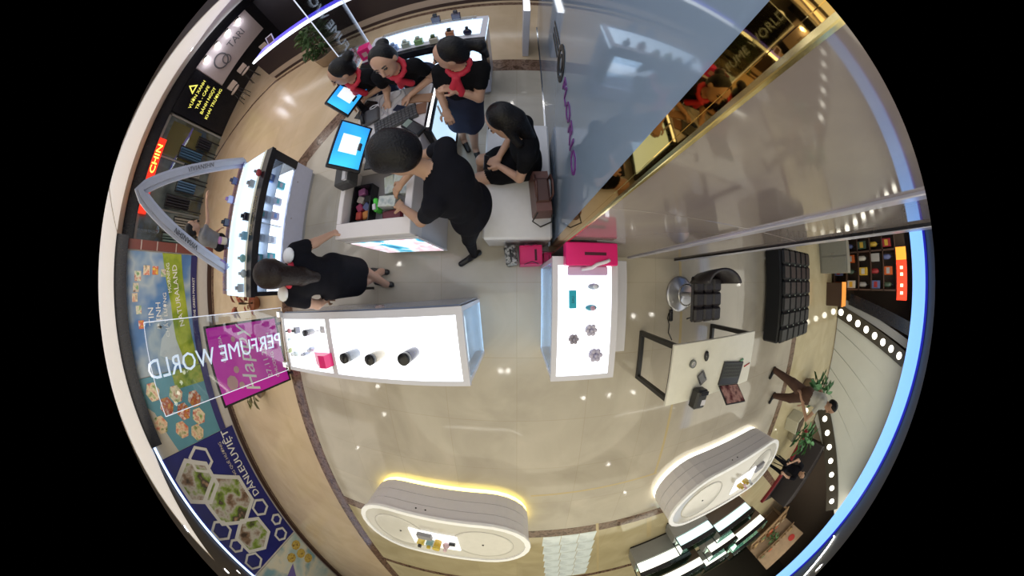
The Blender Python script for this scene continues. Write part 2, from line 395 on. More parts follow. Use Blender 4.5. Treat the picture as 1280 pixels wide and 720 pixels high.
def slope_band(pts, w, mat, name, x, t=.05):
    b = MB(); (ya, za), (yb, zb) = pts; d = Vector((yb - ya, zb - za)).normalized(); nn = Vector((-d.y, d.x)) * w / 2
    q = [(ya + nn.x, za + nn.y), (ya - nn.x, za - nn.y), (yb - nn.x, zb - nn.y), (yb + nn.x, zb + nn.y)]
    v = [(x, *p) for p in q] + [(x + t, *p) for p in q]
    b.add(v, [(0, 1, 2, 3), (7, 6, 5, 4), (0, 4, 5, 1), (1, 5, 6, 2), (2, 6, 7, 3), (3, 7, 4, 0)]); return loc(b.build(name, mat, esc))
band1 = slope_band([(-.85, .05), (-1.95, 3.0)], .40, eb, 'lamp_band', XE - .08)
band2 = slope_band([(-3.75, .02), (-7.0, 2.75)], .50, eb, 'lamp_band', XE - .08)
slope_band([(-.62, .3), (-1.55, 3.0)], .22, M('grey_skirt', (.32, .32, .31), .35), 'skirt_panel', XE - .05)
slope_band([(-.48, .5), (-1.15, 3.0)], .34, black, 'handrail', XE - .12, .1)
def bulbs(a, c, n, x, par_, sx=.07):
    for k in range(n):
        t = (k + .3) / n; y = a[0] + (c[0] - a[0]) * t; z = a[1] + (c[1] - a[1]) * t
        b = MB(); b.ell((0, 0, 0), (.04, sx, sx)); o = b.build('lamp_bulb', bulb, par_); o.location = (x, y, z)
bulbs((-.85, .05), (-1.95, 3.0), 8, XE - .09, band1, .10)
bulbs((-3.75, .02), (-7.0, 2.75), 8, XE - .09, band2, .10)

# -- recessed ceiling downlights (their mirror images are the bright dots on the polished floor)
dl_mat = M('downlight_lens', (1, 1, 1), .4, emit=26., ecol=(1., .97, .9), var=0)
def mirror_spot(px, py):   # ceiling point whose reflection in the floor is seen at this floor spot
    x = px - CX; y = CY - py; r = math.hypot(x, y); d = (CAMH + CEIL) * math.tan(r / FPX); return x / r * d, y / r * d
proto_dl = None
for i, (px, py) in enumerate(((626, 463), (635, 463), (690, 461), (733, 431), (791, 395), (814, 393), (729, 497), (761, 493), (791, 490), (923, 355), (481, 517), (448, 559), (473, 482), (402, 178), (594, 240), (760, 580), (781, 615), (690, 250), (530, 420), (585, 205), (500, 330), (640, 130), (560, 640))):
    x, y = mirror_spot(px, py)
    if math.hypot(x, y) > 9 or (x > 3.6 and abs(y) < x) : pass
    t = thing('ceiling_downlight', 'small round recessed downlight in the shop ceiling', 'downlight', (x, y, CEIL), group='recessed ceiling downlights')
    if proto_dl is None:
        b = MB(); b.ringprism(ngon(0, 0, .062, 20), ngon(0, 0, .048, 20), -.03, -.0005); ring = b.build('trim_ring', white, t)
        b = MB(); b.cyl(0, 0, -.028, -.0006, .047, n=18); lens = b.build('lens', dl_mat, t); proto_dl = (ring, lens)
    else:
        shared('trim_ring', proto_dl[0], t, (0, 0, 0)); shared('lens', proto_dl[1], t, (0, 0, 0))
# ================================================================ WALL GRAPHICS AND SHOPFRONTS (west side)
def wallthing(name, label, cat, x, y, z): return thing(name, label, cat, (x, y, z))
Rw = Matrix(((0, 0, 1, 0), (1, 0, 0, 0), (0, 1, 0, 0), (0, 0, 0, 1)))   # local (u along +y, v up, w out of the wall towards +x)
def wb(): b = MB(); b.T = Rw.copy(); return b
wt = M('white_print', (.80, .80, .78), .5, var=.02)
# poster 1: blue sky poster with green band
p = wallthing('poster', 'blue sky poster with white headline and green meadow band on the left hoarding', 'poster', -7.59, -.65, 1.65)
b = wb(); b.box(-1.28, -1.15, 0, 1.28, 1.2, .02); b.build('backing', pictmat('sky_print', [(.06, .15, .36), (.09, .21, .45), (.38, .46, .52), (.10, .22, .42)], .9, 3., .35), p)
b = wb(); b.prism([(-1.28, -.55), (-.6, -.35), (.2, -.30), (1.28, -.02), (1.28, -.62), (.3, -.78), (-1.28, -.95)], .02, .026); b.build('meadow_band', pictmat('meadow_print', [(.10, .20, .01), (.28, .36, .03), (.42, .48, .06)], 2.5, 4., .4), p)
b = wb(); b.box(-1.28, -1.15, .02, 1.28, -.95, .025); b.build('lower_band', M('indigo_print', (.02, .02, .12), .4), p)
b = wb(); b.prism([(-1.28, -.55), (-.9, .25), (-.55, .1), (-.2, -.34)], .021, .024); b.build('cloud_print', M('cloud_print', (.5, .56, .6), .4), p)
for k, (u, v, s) in enumerate(((.90, .45, .2), (.78, .72, .2), (.9, .18, .18), (.85, -.08, .16), (.35, .82, .17), (.1, .72, .17), (-.2, .68, .17), (.55, .78, .18))):
    b = wb(); b.box(u - s / 2, v - s / 2, .021, u + s / 2, v + s / 2, .03); b.build('photo_card', pictmat('card_print%d' % (k % 4), [[(.6, .12, .08), (.8, .7, .5), (.2, .15, .1)], [(.1, .3, .08), (.7, .7, .55), (.5, .1, .05)], [(.75, .6, .1), (.6, .1, .06), (.85, .8, .7)], [(.15, .1, .08), (.7, .6, .5), (.1, .35, .1)]][k % 4], 9., 3.), p)
for tx, v, s in (('TIN', .34, .24), ('ĐỊNH', .10, .22), ('CHẤT LƯỢNG', -.12, .15)):
    text(tx, s, (0, 1, 0), (0, 0, 1), (.027, -.05, v), wt, parent=p)
text('NATURALAND', .21, (0, 1, .14), (0, -.14, 1), (.03, .35, -.52), wt, parent=p); text('MORNING', .14, (0, 1, .14), (0, -.14, 1), (.03, .75, -.25), wt, parent=p)
text('THE GREEN MARKET', .1, (0, 1, 0), (0, 0, 1), (.03, .3, -1.05), wt, parent=p)
# poster 2: teal food poster
p = wallthing('poster', 'teal food poster with hexagon dish photos behind the lettered glass panel', 'poster', -7.59, -2.83, 1.65)
b = wb(); b.box(-.95, -1.2, 0, .88, 1.35, .02); b.build('backing', M('teal_print', (.10, .28, .36), .4, var=.2, scale=2.), p)
b = wb(); b.box(-.95, -1.2, .02, .88, -.98, .025); b.build('lower_band', M('indigo_print2', (.03, .03, .16), .4), p)
b = wb(); b.prism([(-.95, .65), (-.95, 1.35), (.5, 1.35), (.1, .9)], .02, .024); b.build('pale_corner', M('pale_print', (.48, .46, .40), .4), p)
b = wb(); b.box(.45, -.98, .02, .88, .0, .025); b.build('leaf_print', pictmat('leafy_print', [(.05, .12, .02), (.25, .35, .06), (.45, .42, .1)], 5., 5.), p)
k = 0
for u, v in ((.55, .75), (.15, .45), (-.2, .85), (.35, .05), (-.1, -.02), (-.5, .25), (-.35, -.45), (.1, -.5), (-.72, -.2)):
    b = wb(); b.prism(ngon(u, v, .23, 6, PI / 6), .021, .03); b.build('dish_photo', pictmat('dish_print%d' % (k % 3), [[(.5, .06, .04), (.8, .7, .5), (.15, .3, .05)], [(.7, .45, .1), (.4, .05, .03), (.85, .82, .7)], [(.1, .2, .04), (.75, .6, .4), (.6, .15, .08)]][k % 3], 7., 3.), p); k += 1
# poster 3: blue hexagon poster
p = wallthing('poster', 'deep blue poster with white hexagon photo frames and white headline on the hoarding', 'poster', -7.59, -6.1, 1.6)
b = wb(); b.box(-2.35, -1.4, 0, 2.3, 1.42, .02); b.build('backing', M('blue_print', (.012, .016, .16), .4, var=.3, scale=1.5), p)
fr = M('hexagon_frame_white', (.62, .62, .60), .5)
for k, (y, z, r, ph) in enumerate(((-4.25, 1.75, .42, 0), (-4.75, 2.45, .75, 1), (-5.75, 1.62, .98, 1), (-7.25, 1.72, .78, 1), (-6.62, .75, .36, 0), (-7.45, .48, .26, 0), (-6.35, 2.72, .40, 0), (-7.1, 2.55, .3, 0), (-8.0, 2.5, .4, 0), (-8.05, .75, .32, 0))):
    u = y + 6.1; v = z - 1.6; t = .14 if ph else .09
    if v + r > 1.42: v = 1.40 - r
    if u - r < -2.35: u = -2.33 + r
    b = wb(); b.ringprism(ngon(u, v, r, 6), ngon(u, v, r - t, 6), .021 + .0006 * k, .034 + .0015 * k); b.build('hexagon_frame', fr, p)
    if ph:
        b = wb(); b.prism(ngon(u, v, r - t, 6), .0205, .026 + .0015 * k); b.build('hexagon_photo', pictmat('cafe_print%d' % k, [(.05, .03, .02), (.22, .14, .09), (.48, .46, .42), (.20, .30, .04), (.04, .03, .03), (.40, .26, .16)], 1.7, 5., seed=k * 3.), p)
text('DÂNLEUUVIỆT', .36, (0, 1, 0), (0, 0, 1), (.03, 1.1, -1.05), wt, parent=p, depth=.006)
text('GIAN HÀNG QUÊ HƯƠNG', .15, (0, 1, 0), (0, 0, 1), (.03, 1.15, -.72), M('pale_print2', (.55, .5, .45), .5), parent=p)
p = wallthing('poster', 'pale beach poster with food trays at the far end of the hoarding', 'poster', -7.59, -10.6, 1.6)
b = wb(); b.box(-2.1, -1.4, 0, 2.05, 1.42, .02); b.build('backing', pictmat('beach_print', [(.30, .45, .48), (.55, .60, .55), (.65, .62, .50), (.20, .36, .42)], .9, 3.), p)
for u, v in ((1.6, -1.05), (1.1, -.95), (.6, -1.05), (1.35, -.45)):
    b = wb(); b.prism(ngon(u, v, .24, 8), .02, .03); b.build('food_photo', pictmat('food_print', [(.35, .2, .04), (.6, .45, .1), (.15, .06, .02)], 8., 4.), p)
b = wb(); b.prism([(.2, .3), (1.1, -.3), (.9, .4)], .02, .026); b.build('sail_print', M('sail_print', (.15, .12, .35), .5), p)

# glazed shop, black facade, big white sign on the west wall
g = thing('glazed_shop', 'glass fronted shop with pale counters beyond the arched display', 'shopfront', (-10.0, 2.9, 0))
b = MB(); b.box(0, -2.0, 0, .04, 2.0, 2.6); b.build('back_panel', pictmat('shop_interior', [(.10, .11, .10), (.24, .24, .21), (.34, .34, .28), (.18, .14, .06), (.10, .14, .20)], .9, 3., .3), g)
for y in (-2.0, -.9, .6, 1.9):
    b = MB(); b.box(.05, y, 0, .10, y + .05, 2.6); b.build('mullion', M('grey_mullion', (.35, .35, .33), .3), g)
b = MB(); b.box(.05, -2.0, 2.5, .10, 1.95, 2.6); b.build('head_rail', M('grey_mullion'), g)
b = MB(); b.box(.06, -1.95, .02, .075, 1.9, 2.5); b.build('pane', glass, g)
b = MB(); b.box(.05, .7, .9, .058, 1.8, 2.3); b.build('gold_panel', M('gold_panel', (.30, .22, .06), .4), g)
for i, (y, h, c) in enumerate(((-1.7, 1.5, (.2, .3, .28)), (-1.2, 1.1, (.35, .34, .3)), (-.6, 1.6, (.03, .03, .04)), (-.1, 1.3, (.08, .16, .28)), (.4, 1.2, (.3, .3, .28)), (.9, 1.6, (.05, .12, .22)), (1.4, 1.0, (.02, .02, .03)))):
    t = thing('clothes_rack', 'small dark clothes rack inside the glass fronted shop', 'clothes rack', (-9.77, 2.9 + y, 0), group='racks in the glazed shop')
    b = MB(); b.box(-.02, -.2, 0, .02, -.17, h).box(-.02, .17, 0, .02, .2, h).box(-.02, -.2, h - .03, .02, .2, h); b.build('rail', blackm, t)
    for k in range(4):
        b = MB(); b.box(-.09, -.15 + k * .08, h * .35, .09, -.10 + k * .08, h - .05, .02); b.build('garment', M('garment%d%d' % (i, k % 2), tuple(x * (1 + .5 * (k % 2)) for x in c), .7), t)
led = M('red_led', (1, .1, .02), .4, emit=3., ecol=(1., .10, .02), var=0); ledy = M('yellow_led', (1, .6, .05), .4, emit=4., ecol=(1., .55, .05), var=0)
for nm, tx, y, w in (('CHIN', 'CHIN', 3.35, .62), ('AC', 'AC', 2.15, .36)):
    t = thing('led_sign', 'red glowing LED sign reading %s above the glazed shop' % nm, 'sign', (-9.79, y, 2.42))
    b = wb(); b.box(-w, -.16, 0, w, .16, .04); b.build('panel', M('led_red_panel', (.5, .02, .01), .5, emit=.9, ecol=(.9, .03, .01)), t)
    text(tx, .30, (0, 1, 0), (0, 0, 1), (.045, 0, 0), ledy, parent=t, scale_x=1.2)
t = thing('black_facade', 'black shop facade panel with yellow printed lines and triangle emblem', 'facade', (-9.99, 5.75, 0))
b = MB(); b.box(0, -.8, 0, .06, .85, 2.6); b.build('panel', black, t)
yl = M('yellow_lettering', (.75, .70, .10), .5, emit=.8, ecol=(.85, .8, .15))
b = wb(); b.at(); b.T = Matrix.Translation((.06, .2, 2.25)) @ Rw; b.ringprism([(-.2, -.14), (.2, -.14), (0, .2)], [(-.12, -.09), (.12, -.09), (0, .1)], 0, .01); b.build('triangle_emblem', yl, t)
for k, tx in enumerate(('VƯỜN XANH', 'TRÀ - CAFE', 'BÁNH NGỌT', 'KHAI TRƯƠNG')):
    text(tx, .19, (0, 1, 0), (0, 0, 1), (.065, .1, 1.92 - k * .30), yl, parent=t)
t = thing('wall_sign', 'large pale pink sign board with ring logo under four spotlights', 'sign', (-9.98, 8.3, 1.9))
b = wb(); b.box(-1.65, -.82, 0, 1.65, .75, .05); b.build('board', M('sign_board', (.62, .52, .50), .6), t)
grey = M('grey_lettering', (.16, .15, .16), .4)
b = wb(); b.ringprism(ngon(-.85, -.1, .36, 24), ngon(-.85, -.1, .30, 24), .05, .07).ringprism(ngon(-.65, -.28, .22, 20), ngon(-.65, -.28, .18, 20), .05, .07); b.build('ring_logo', grey, t)
text('TARI', .5, (0, 1, 0), (0, 0, 1), (.055, .35, .0), grey, parent=t)
for k in range(4):
    b = wb(); b.cyl(-1.2 + k * .72, .66, .02, .22, .05, n=10); s = b.build('spotlight', chrome, t)
    b = wb(); b.cyl(-1.2 + k * .72, .56, .06, .20, .07, n=10); b.build('lamp_lens', bulb, s)
    l = D.lights.new('sign_spot', 'POINT'); l.energy = 6; l.color = (.8, .85, 1); l.shadow_soft_size = .05; lo = D.objects.new('sign_spot', l); COL.objects.link(lo); lo.location = (-9.75, 8.3 - 1.2 + k * .72, 2.4)
# long dark bar with blue lit top, north
t = thing('bar_counter', 'long dark bar counter with a blue and white lit top edge', 'counter', (-3., 5.95, 0))
b = MB(); b.box(-3.75, -.3, .28, 4.2, .25, .98, .01); b.build('body', M('bar_front', (.022, .014, .018), .35), t)
b = MB(); b.box(-3.75, -.29, .10, 4.2, .2, .28); b.build('lower_band', M('bar_band', (.42, .34, .28), .4), t)
b = MB(); b.box(-3.7, -.27, 0, 4.2, .2, .10); b.build('plinth', M('bar_plinth', (.05, .03, .03), .3), t)
b = MB(); b.box(-3.78, -.33, .985, 4.2, -.17, 1.05); b.build('white_light_strip', M('bar_white', (.9, .95, 1.), .3, emit=2.2, ecol=(.85, .92, 1.)), t)
b = MB(); b.box(-3.78, -.168, .985, 4.2, .28, 1.045); b.build('blue_top', M('bar_blue', (.12, .1, .9), .3, emit=.9, ecol=(.12, .09, 1.)), t)
def stool(loc_, rz, label):
    t = thing('bar_stool', label, 'stool', loc_, rz)
    b = MB(); b.lathe([(.02, .62), (.19, .64), (.2, .68), (.17, .70)], n=18); b.build('seat', M('cream_seat', (.62, .52, .46), .5), t)
    b = MB(); b.T = Matrix.Translation((0, .16, 0)); b.box(-.18, -.02, .74, .18, .03, .98, .02); b.build('backrest', M('cream_seat'), t)
    for sx in (-1, 1):
        b = MB(); b.tube([(sx * .14, .16, .66), (sx * .15, .17, .78)], .012); b.build('back_post', chrome, t)
        for sy in (-1, 1):
            b = MB(); b.tube([(sx * .1, sy * .1, .63), (sx * .17, sy * .17, 0.0)], .013); b.build('leg', blackm, t)
    b = MB(); b.ringprism(ngon(0, 0, .145, 20), ngon(0, 0, .13, 20), .2, .215); b.build('foot_ring', chrome, t)
stool((-8.7, 5.95, 0), .6, 'cream bar stool at the end of the dark bar, nearer the black facade')
stool((-8.9, 6.95, 0), 1.0, 'cream bar stool behind the dark bar, under the ring logo sign')
stool((-7.9, 7.2, 0), 0., 'cream bar stool behind the dark bar, farthest from the black facade')
t = thing('menu_frame', 'small white tilted picture frame on the end of the dark bar', 'frame', (-6.2, 6.05, 1.046))
b = MB(); b.at(rx=-.35); b.box(-.14, 0, 0, .14, .02, .03).box(-.14, 0, .25, .14, .02, .28).box(-.14, 0, .03, -.11, .02, .25).box(.11, 0, .03, .14, .02, .25); b.build('frame', white, t)
b = MB(); b.at(rx=-.35); b.box(-.11, .008, .03, .11, .015, .25); b.build('card', M('dark_card', (.06, .03, .03), .5), t)
# ================================================================ SHOP FURNITURE
def lit_case(name, label, x0, x1, y0, y1, h, panels, lit_side, loc_):
    """white lacquered display counter: lit acrylic top panels in a white frame, one glazed end with light tubes"""
    t = thing(name, label, 'display counter', loc_)
    ox, oy = loc_[0], loc_[1]; x0 -= ox; x1 -= ox; y0 -= oy; y1 -= oy
    b = MB(); b.box(x0 + .03, y0 + .03, 0, x1 - .03, y1 - .03, .07); b.build('plinth', M('grey_plinth', (.4, .4, .42), .4), t)
    if lit_side == 'E': b = MB(); b.box(x0, y0, .07, x1 - .10, y1, h - .04, .004)
    else: b = MB(); b.box(x0 + .10, y0, .07, x1, y1, h - .04, .004)
    b.build('body', white, t)
    s0, s1 = (x1 - .10, x1) if lit_side == 'E' else (x0, x0 + .10)
    e = x1 if lit_side == 'E' else x0; sg = 1 if lit_side == 'E' else -1
    for (ya, yb) in ((y0, y0 + .035), (y1 - .035, y1)):
        b = MB(); b.box(s0, ya, .07, s1, yb, h - .04); b.build('end_post', white, t)
    b = MB(); b.box(min(e - sg * .005, e - sg * .10) , y0 + .036, .07, max(e - sg * .005, e - sg * .10), y1 - .036, .085); b.build('bottom_shelf', lightblue, t)
    b = MB(); b.box(e - sg * .09, y0 + .036, .09, e - sg * .085, y1 - .036, h - .05); b.build('back_light_panel', lightblue, t)
    for zz in (.45, .70):
        b = MB(); b.box(min(e - sg * .085, e - sg * .012), y0 + .04, zz, max(e - sg * .085, e - sg * .012), y1 - .04, zz + .008); b.build('glass_shelf', glass, t)
    b = MB(); b.box(e - sg * .075, y0 + .10, .60, e - sg * .045, y1 - .10, .63); b.build('light_tube', tube_l, t)
    b = MB(); b.box(e - sg * .008, y0 + .036, .085, e - sg * .002, y1 - .036, h - .05); b.build('glass_pane', glass, t)
    # top frame with recessed light panels
    rim = .055
    b = MB(); edges = [x0] + [p for p in panels] + [x1]
    fy0, fy1 = y0 + rim * .6, y1 - rim
    b.box(x0 - .004, y0 - .004, h - .04, x1 + .004, fy0, h).box(x0 - .004, fy1, h - .04, x1 + .004, y1 + .004, h)
    cells = []
    for i in range(len(edges) - 1):
        a = edges[i] + (rim * .6 if i == 0 else .03); c = edges[i + 1] - (rim * .8 if i == len(edges) - 2 else .03); cells.append((a, c))
    xs = [x0 - .004] + [v for c in cells for v in c] + [x1 + .004]
    for i in range(0, len(xs), 2): b.box(xs[i], fy0, h - .04, xs[i + 1], fy1, h)
    b.build('top_frame', white, t)
    for a, c in cells:
        b = MB(); b.box(a + .001, fy0 + .001, h - .035, c - .001, fy1 - .001, h - .004); b.build('lit_top_panel', lightbox, t)
    return t
lc = lit_case('display_counter', 'long white display counter with glowing top under the lettered glass panel', -2.31, -.35, -.805, -.235, .9, [-1.58 + 1.33], 'E', (-1.33, -.52, 0)); lc.rotation_euler = (0, 0, .075)
b = MB(); b.box(-.97, .290, .07, .96, .30, .86); b.build('front_glass', M('smoked_front', (.22, .25, .33), .12), lc)
b = MB(); b.box(.10, .30, .55, .20, .315, .60); b.build('lock', chrome, lc)
rc = lit_case('display_counter', 'short white display counter with glowing top beside the gold mirror post', .24, .70, -.69, .17, .9, [], 'W', (.47, -.26, 0))
t = thing('low_cabinet', 'plain low pale cabinet against the right side of the short display counter', 'cabinet', (.85, -.23, 0))
b = MB(); b.box(-.14, -.40, 0.05, .14, .42, .43, .006); b.build('body', whitem, t)
b = MB(); b.box(-.145, -.405, .431, .145, .425, .45, .004); b.build('top', white, t)
b = MB(); b.box(-.12, -.38, 0, .12, .40, .05); b.build('plinth', M('grey_plinth'), t)

# lettered glass panel at the west end of the long counter
def letter_panel(label, x, y0, y1, z0, z1, txt, size, yt, zt):
    t = thing('glass_panel', label, 'glass panel', (x, (y0 + y1) / 2, z0)); h = (y1 - y0) / 2
    b = MB(); b.box(-.004, -h + .003, 0, .004, h - .003, z1 - z0); b.build('pane', glass, t)
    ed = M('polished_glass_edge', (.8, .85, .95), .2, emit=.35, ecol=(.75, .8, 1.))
    for s in (-1, 1):
        b = MB(); b.box(-.0055, s * h - .0025, 0, .0055, s * h + .0025, z1 - z0); b.build('edge', ed, t)
    b = MB(); b.box(-.006, -h, z1 - z0, .006, h, z1 - z0 + .006); b.build('edge', ed, t)
    for s in (-.8, .8):
        b = MB(); b.box(-.03, s * h - .03, -.001, .03, s * h + .03, .05, .004); b.build('clamp', chrome, t)
    o = text(txt, size, (0, 0, 1), (0, 1, 0), (-.008, yt, zt), M('white_vinyl', (.85, .88, .95), .4, emit=.45, ecol=(.8, .87, 1.)), parent=t)
    return t
letter_panel('clear glass panel with white PERFUME WORLD lettering at the end of the long counter', -2.33, -.89, -.25, .902, 2.42, 'PERFUME WORLD', .19, 0.0, .80)
letter_panel('clear glass panel with white PERFUME WORLD lettering at the end of the north display', -1.80, 2.28, 2.92, .952, 2.42, 'PERFUME WORLD', .19, -.1, .74)

# --- west display unit (faces east) with arch
t = wd = thing('display_cabinet', 'white display cabinet with black rimmed glass window and arched sign, left side', 'display cabinet', (-3.42, .75, 0))
# local: front at x=+.44 (world -2.98), back -.44 ; y -.92..+.90
b = MB(); b.box(-.43, -.91, .06, .42, .90, .42, .004); b.build('lower_body', M('lavender_panel', (.56, .57, .70), .35), t)
b = MB(); b.box(-.40, -.88, 0, .40, .87, .06); b.build('plinth', M('grey_plinth'), t)
b = MB(); b.box(-.43, -.91, .42, -.05, .90, .88); b.build('back_body', white, t)
b = MB(); b.box(-.05, -.86, .425, -.04, .78, .875); b.build('back_light_panel', lightbox, t)
for zz in (.43, .655):
    b = MB(); b.box(-.035, -.86, zz, .38, .78, zz + .012); b.build('shelf', lightbox if zz < .5 else white, t)
b = MB(); b.box(-.035, -.04, .445, .38, -.03, .87); b.build('divider', white, t)
for (ya, yb) in ((-.91, -.86), (.78, .90)):
    b = MB(); b.box(-.05, ya, .42, .435, yb, .88); b.build('black_post', black, t)
b = MB(); b.box(.36, -.86, .84, .435, .78, .88); b.build('black_rail', black, t)
b = MB(); b.box(.425, -.86, .43, .432, .78, .84); b.build('window_pane', glass, t)
b = MB(); b.box(.30, -.92, .881, .445, .91, .95, .003); b.build('bezel', black, t)
b = MB(); b.box(-.44, -.92, .881, .299, .91, .945, .003); b.build('lit_top', lightblue, t)
b = MB(); b.box(.24, -.92, .946, .30, .91, .955); b.build('edge_strip', M('cream_strip', (.78, .78, .66), .4), t)
b = MB(); b.box(-.43, -.90, 1.02, -.28, .89, 1.028); sh = b.build('raised_glass_shelf', glassmat('violet_glass', (.8, .75, 1.), .2), t)
for y in (-.85, -.3, .3, .85):
    b = MB(); b.box(-.36, y - .006, .946, -.35, y + .006, 1.02); b.build('shelf_post', chrome, t)
text('Perfume World', .075, (0, 1, 0), (-.35, 0, 1), (.372, .02, .953), M('gold_script', (.6, .5, .3), .3, .6), parent=t, shear=.25)
b = MB(); b.cyl(0, 0, 0, .01, .008, n=10); b.T = Matrix.Identity(4)
for y in (.1, .62):
    b = MB(); b.T = Matrix.Translation((.42, y, .33)) @ Matrix.Rotation(PI / 2, 4, 'Y'); b.cyl(0, 0, 0, .012, .009, n=10); b.build('lock', chrome, t)
# arch: ribbon in the plane of the cabinet's back edge
arch_m = M('pale_arch_ribbon', (.56, .57, .66), .4); pts = []
for k in range(25):
    s = -1 + 2 * k / 24.; pts.append((s * .75, 1.60 * (1 - abs(s) ** 1.18)))
def ribbon(x, w, name, mt, par_, thick=.05, y_off=.18, z_off=.947):
    b = MB(); v = []
    for i, (y, z) in enumerate(pts):
        a = pts[max(0, i - 1)]; c = pts[min(len(pts) - 1, i + 1)]; d = Vector((c[0] - a[0], c[1] - a[1])).normalized(); nn = Vector((-d.y, d.x)) * w / 2
        zb = max(0, z - nn.y)
        v += [(x, y + nn.x + y_off, z + nn.y + z_off + .05), (x, y - nn.x + y_off, zb + z_off), (x - thick, y - nn.x + y_off, zb + z_off), (x - thick, y + nn.x + y_off, z + nn.y + z_off + .05)]
    f = [(3, 2, 1, 0)] + [(len(pts) * 4 - 4, len(pts) * 4 - 3, len(pts) * 4 - 2, len(pts) * 4 - 1)]
    for i in range(len(pts) - 1):
        for q in range(4): r = (q + 1) % 4; f.append((i * 4 + q, i * 4 + r, i * 4 + 4 + r, i * 4 + 4 + q))
    return b.add(v, f).build(name, mt, par_)
arch = thing('arch_sign', 'pale arched ribbon sign with dark dots standing behind the white display cabinet', 'sign', (-3.80, .75, 0))
ribbon(0.0, .13, 'ribbon', arch_m, arch)
ribbon(0.055, .05, 'inner_ribbon', M('pale_arch_inner', (.46, .47, .55), .4), arch, .045)
for k in (3, 6, 9, 15, 18, 21):
    y, z = pts[k]; b = MB(); b.at((.012, y + .18, z + .985)); b.box(-.004, -.025, -.03, .004, .025, .03); b.build('dark_dot', blk, arch)
dv = Vector((pts[8][0] - pts[3][0], pts[8][1] - pts[3][1])).normalized()
y, z = pts[5]; text('VIVIANSHN', .085, (0, dv.x, dv.y), (0, -dv.y, dv.x), (.06, y + .18, z + .965), blk, parent=arch)
dv = Vector((pts[21][0] - pts[16][0], pts[21][1] - pts[16][1])).normalized()
y, z = pts[19]; text('VIVIANSHN', .085, (0, dv.x, dv.y), (0, -dv.y, dv.x), (.06, y + .18, z + .965), grey, parent=arch)

# --- north display unit (faces south)
t = nd = thing('display_cabinet', 'white lit display cabinet with row of perfume bottles behind the three assistants', 'display cabinet', (-1.04, 2.72, 0))
# local y -.30 front .. +.30 back, x -.72..+.72
b = MB(); b.box(-.71, -.05, .06, .71, .30, .88, .004); b.build('back_body', white, t)
b = MB(); b.box(-.68, -.26, 0, .68, .27, .06); b.build('plinth', M('grey_plinth'), t)
b = MB(); b.box(-.71, -.29, .06, .71, -.055, .30, .004); b.build('lower_body', M('lavender_panel'), t)
b = MB(); b.box(-.66, -.06, .31, .66, -.052, .85); b.build('back_light_panel', lightblue, t)
b = MB(); b.box(-.66, -.27, .55, .66, -.06, .562); b.build('shelf', lightbox, t)
for s in (-1, 1):
    b = MB(); b.box(s * .66, -.295, .30, s * .715, -.05, .88); b.build('black_post', black, t)
b = MB(); b.box(-.66, -.295, .84, .66, -.22, .88); b.build('black_rail', black, t)
b = MB(); b.box(-.66, -.290, .31, .66, -.284, .84); b.build('window_pane', glass, t)
b = MB(); b.box(-.72, -.31, .881, .72, -.24, .95, .003); b.build('bezel', black, t)
b = MB(); b.box(-.72, -.239, .881, .72, .31, .935, .003); b.build('lit_top', M('lit_blue_top', (.7, .85, 1.), .3, emit=.95, ecol=(.62, .80, 1.)), t)
for (a, c, d, e) in ((-.72, -.239, .72, -.16), (-.72, .25, .72, .31), (-.72, -.16, -.66, .25), (.66, -.16, .72, .25)):
    b = MB(); b.box(a, c, .936, d, e, .95); b.build('top_rim', white, t)
b = MB(); b.box(-.55, .16, 1.0, .60, .24, 1.006); b.build('raised_glass_shelf', glass, t)
for x in (-.5, 0., .55):
    b = MB(); b.box(x - .005, .19, .935, x + .005, .2, 1.0); b.build('shelf_post', chrome, t)
# narrow lit pedestal behind glass partition's west side
t = thing('light_pedestal', 'narrow white lit pedestal standing against the blue glass beyond the assistants', 'pedestal', (.14, 3.55, 0))
b = MB(); b.box(-.06, -.22, 0, .03, .35, .86, .005); b.build('body', white, t); b = MB(); b.box(-.055, -.21, .861, .025, .33, .9); b.build('lit_top', lightbox, t)

# --- cash desk
t = desk = thing('cash_desk', 'white cash desk with recessed tray and glowing advert on its front', 'desk', (-1.055, 1.035, 0)); desk.scale = (.88, .86, 1.244)
# local x -.43..+.43, y -.815..+.815, top .78
b = MB(); b.box(-.42, -.80, 0, .36, .80, .60, .006); b.build('lower_body', white, t)
dk = M('desk_white', (.70, .66, .68), .35, var=.03)
b = MB(); b.box(-.43, -.10, .60, .37, .815, .78, .008); b.build('worktop', dk, t)
for (a, c, d, e) in ((-.43, -.815, .37, -.67), (-.43, -.67, -.37, -.10), (.30, -.67, .37, -.10)):
    b = MB(); b.box(a, c, .60, d, e, .78, .005); b.build('tray_wall', dk, t)
b = MB(); b.box(-.37, -.67, .601, .30, -.10, .615); b.build('tray_floor', M('tray_floor', (.25, .23, .24), .5), t)
b = MB(); b.box(-.40, -.83, .08, .40, -.815, .70, .003); ad = b.build('advert_frame', white, t)
b = MB(); b.box(-.36, -.834, .12, .37, -.831, .66); b.build('advert_print', pictmat('advert_print', [(.02, .05, .25), (.05, .45, .62), (.85, .9, .95), (.7, .45, .5), (.8, .88, 1.), (.1, .3, .6)], 3.0, 3., emit=.9, seed=4.2), ad)
text('FORMEN PERFUMES', .062, (1, 0, 0), (0, 0, 1), (0, -.836, .60), M('lit_white', (.9, .9, .9), .4, emit=1.), parent=ad)
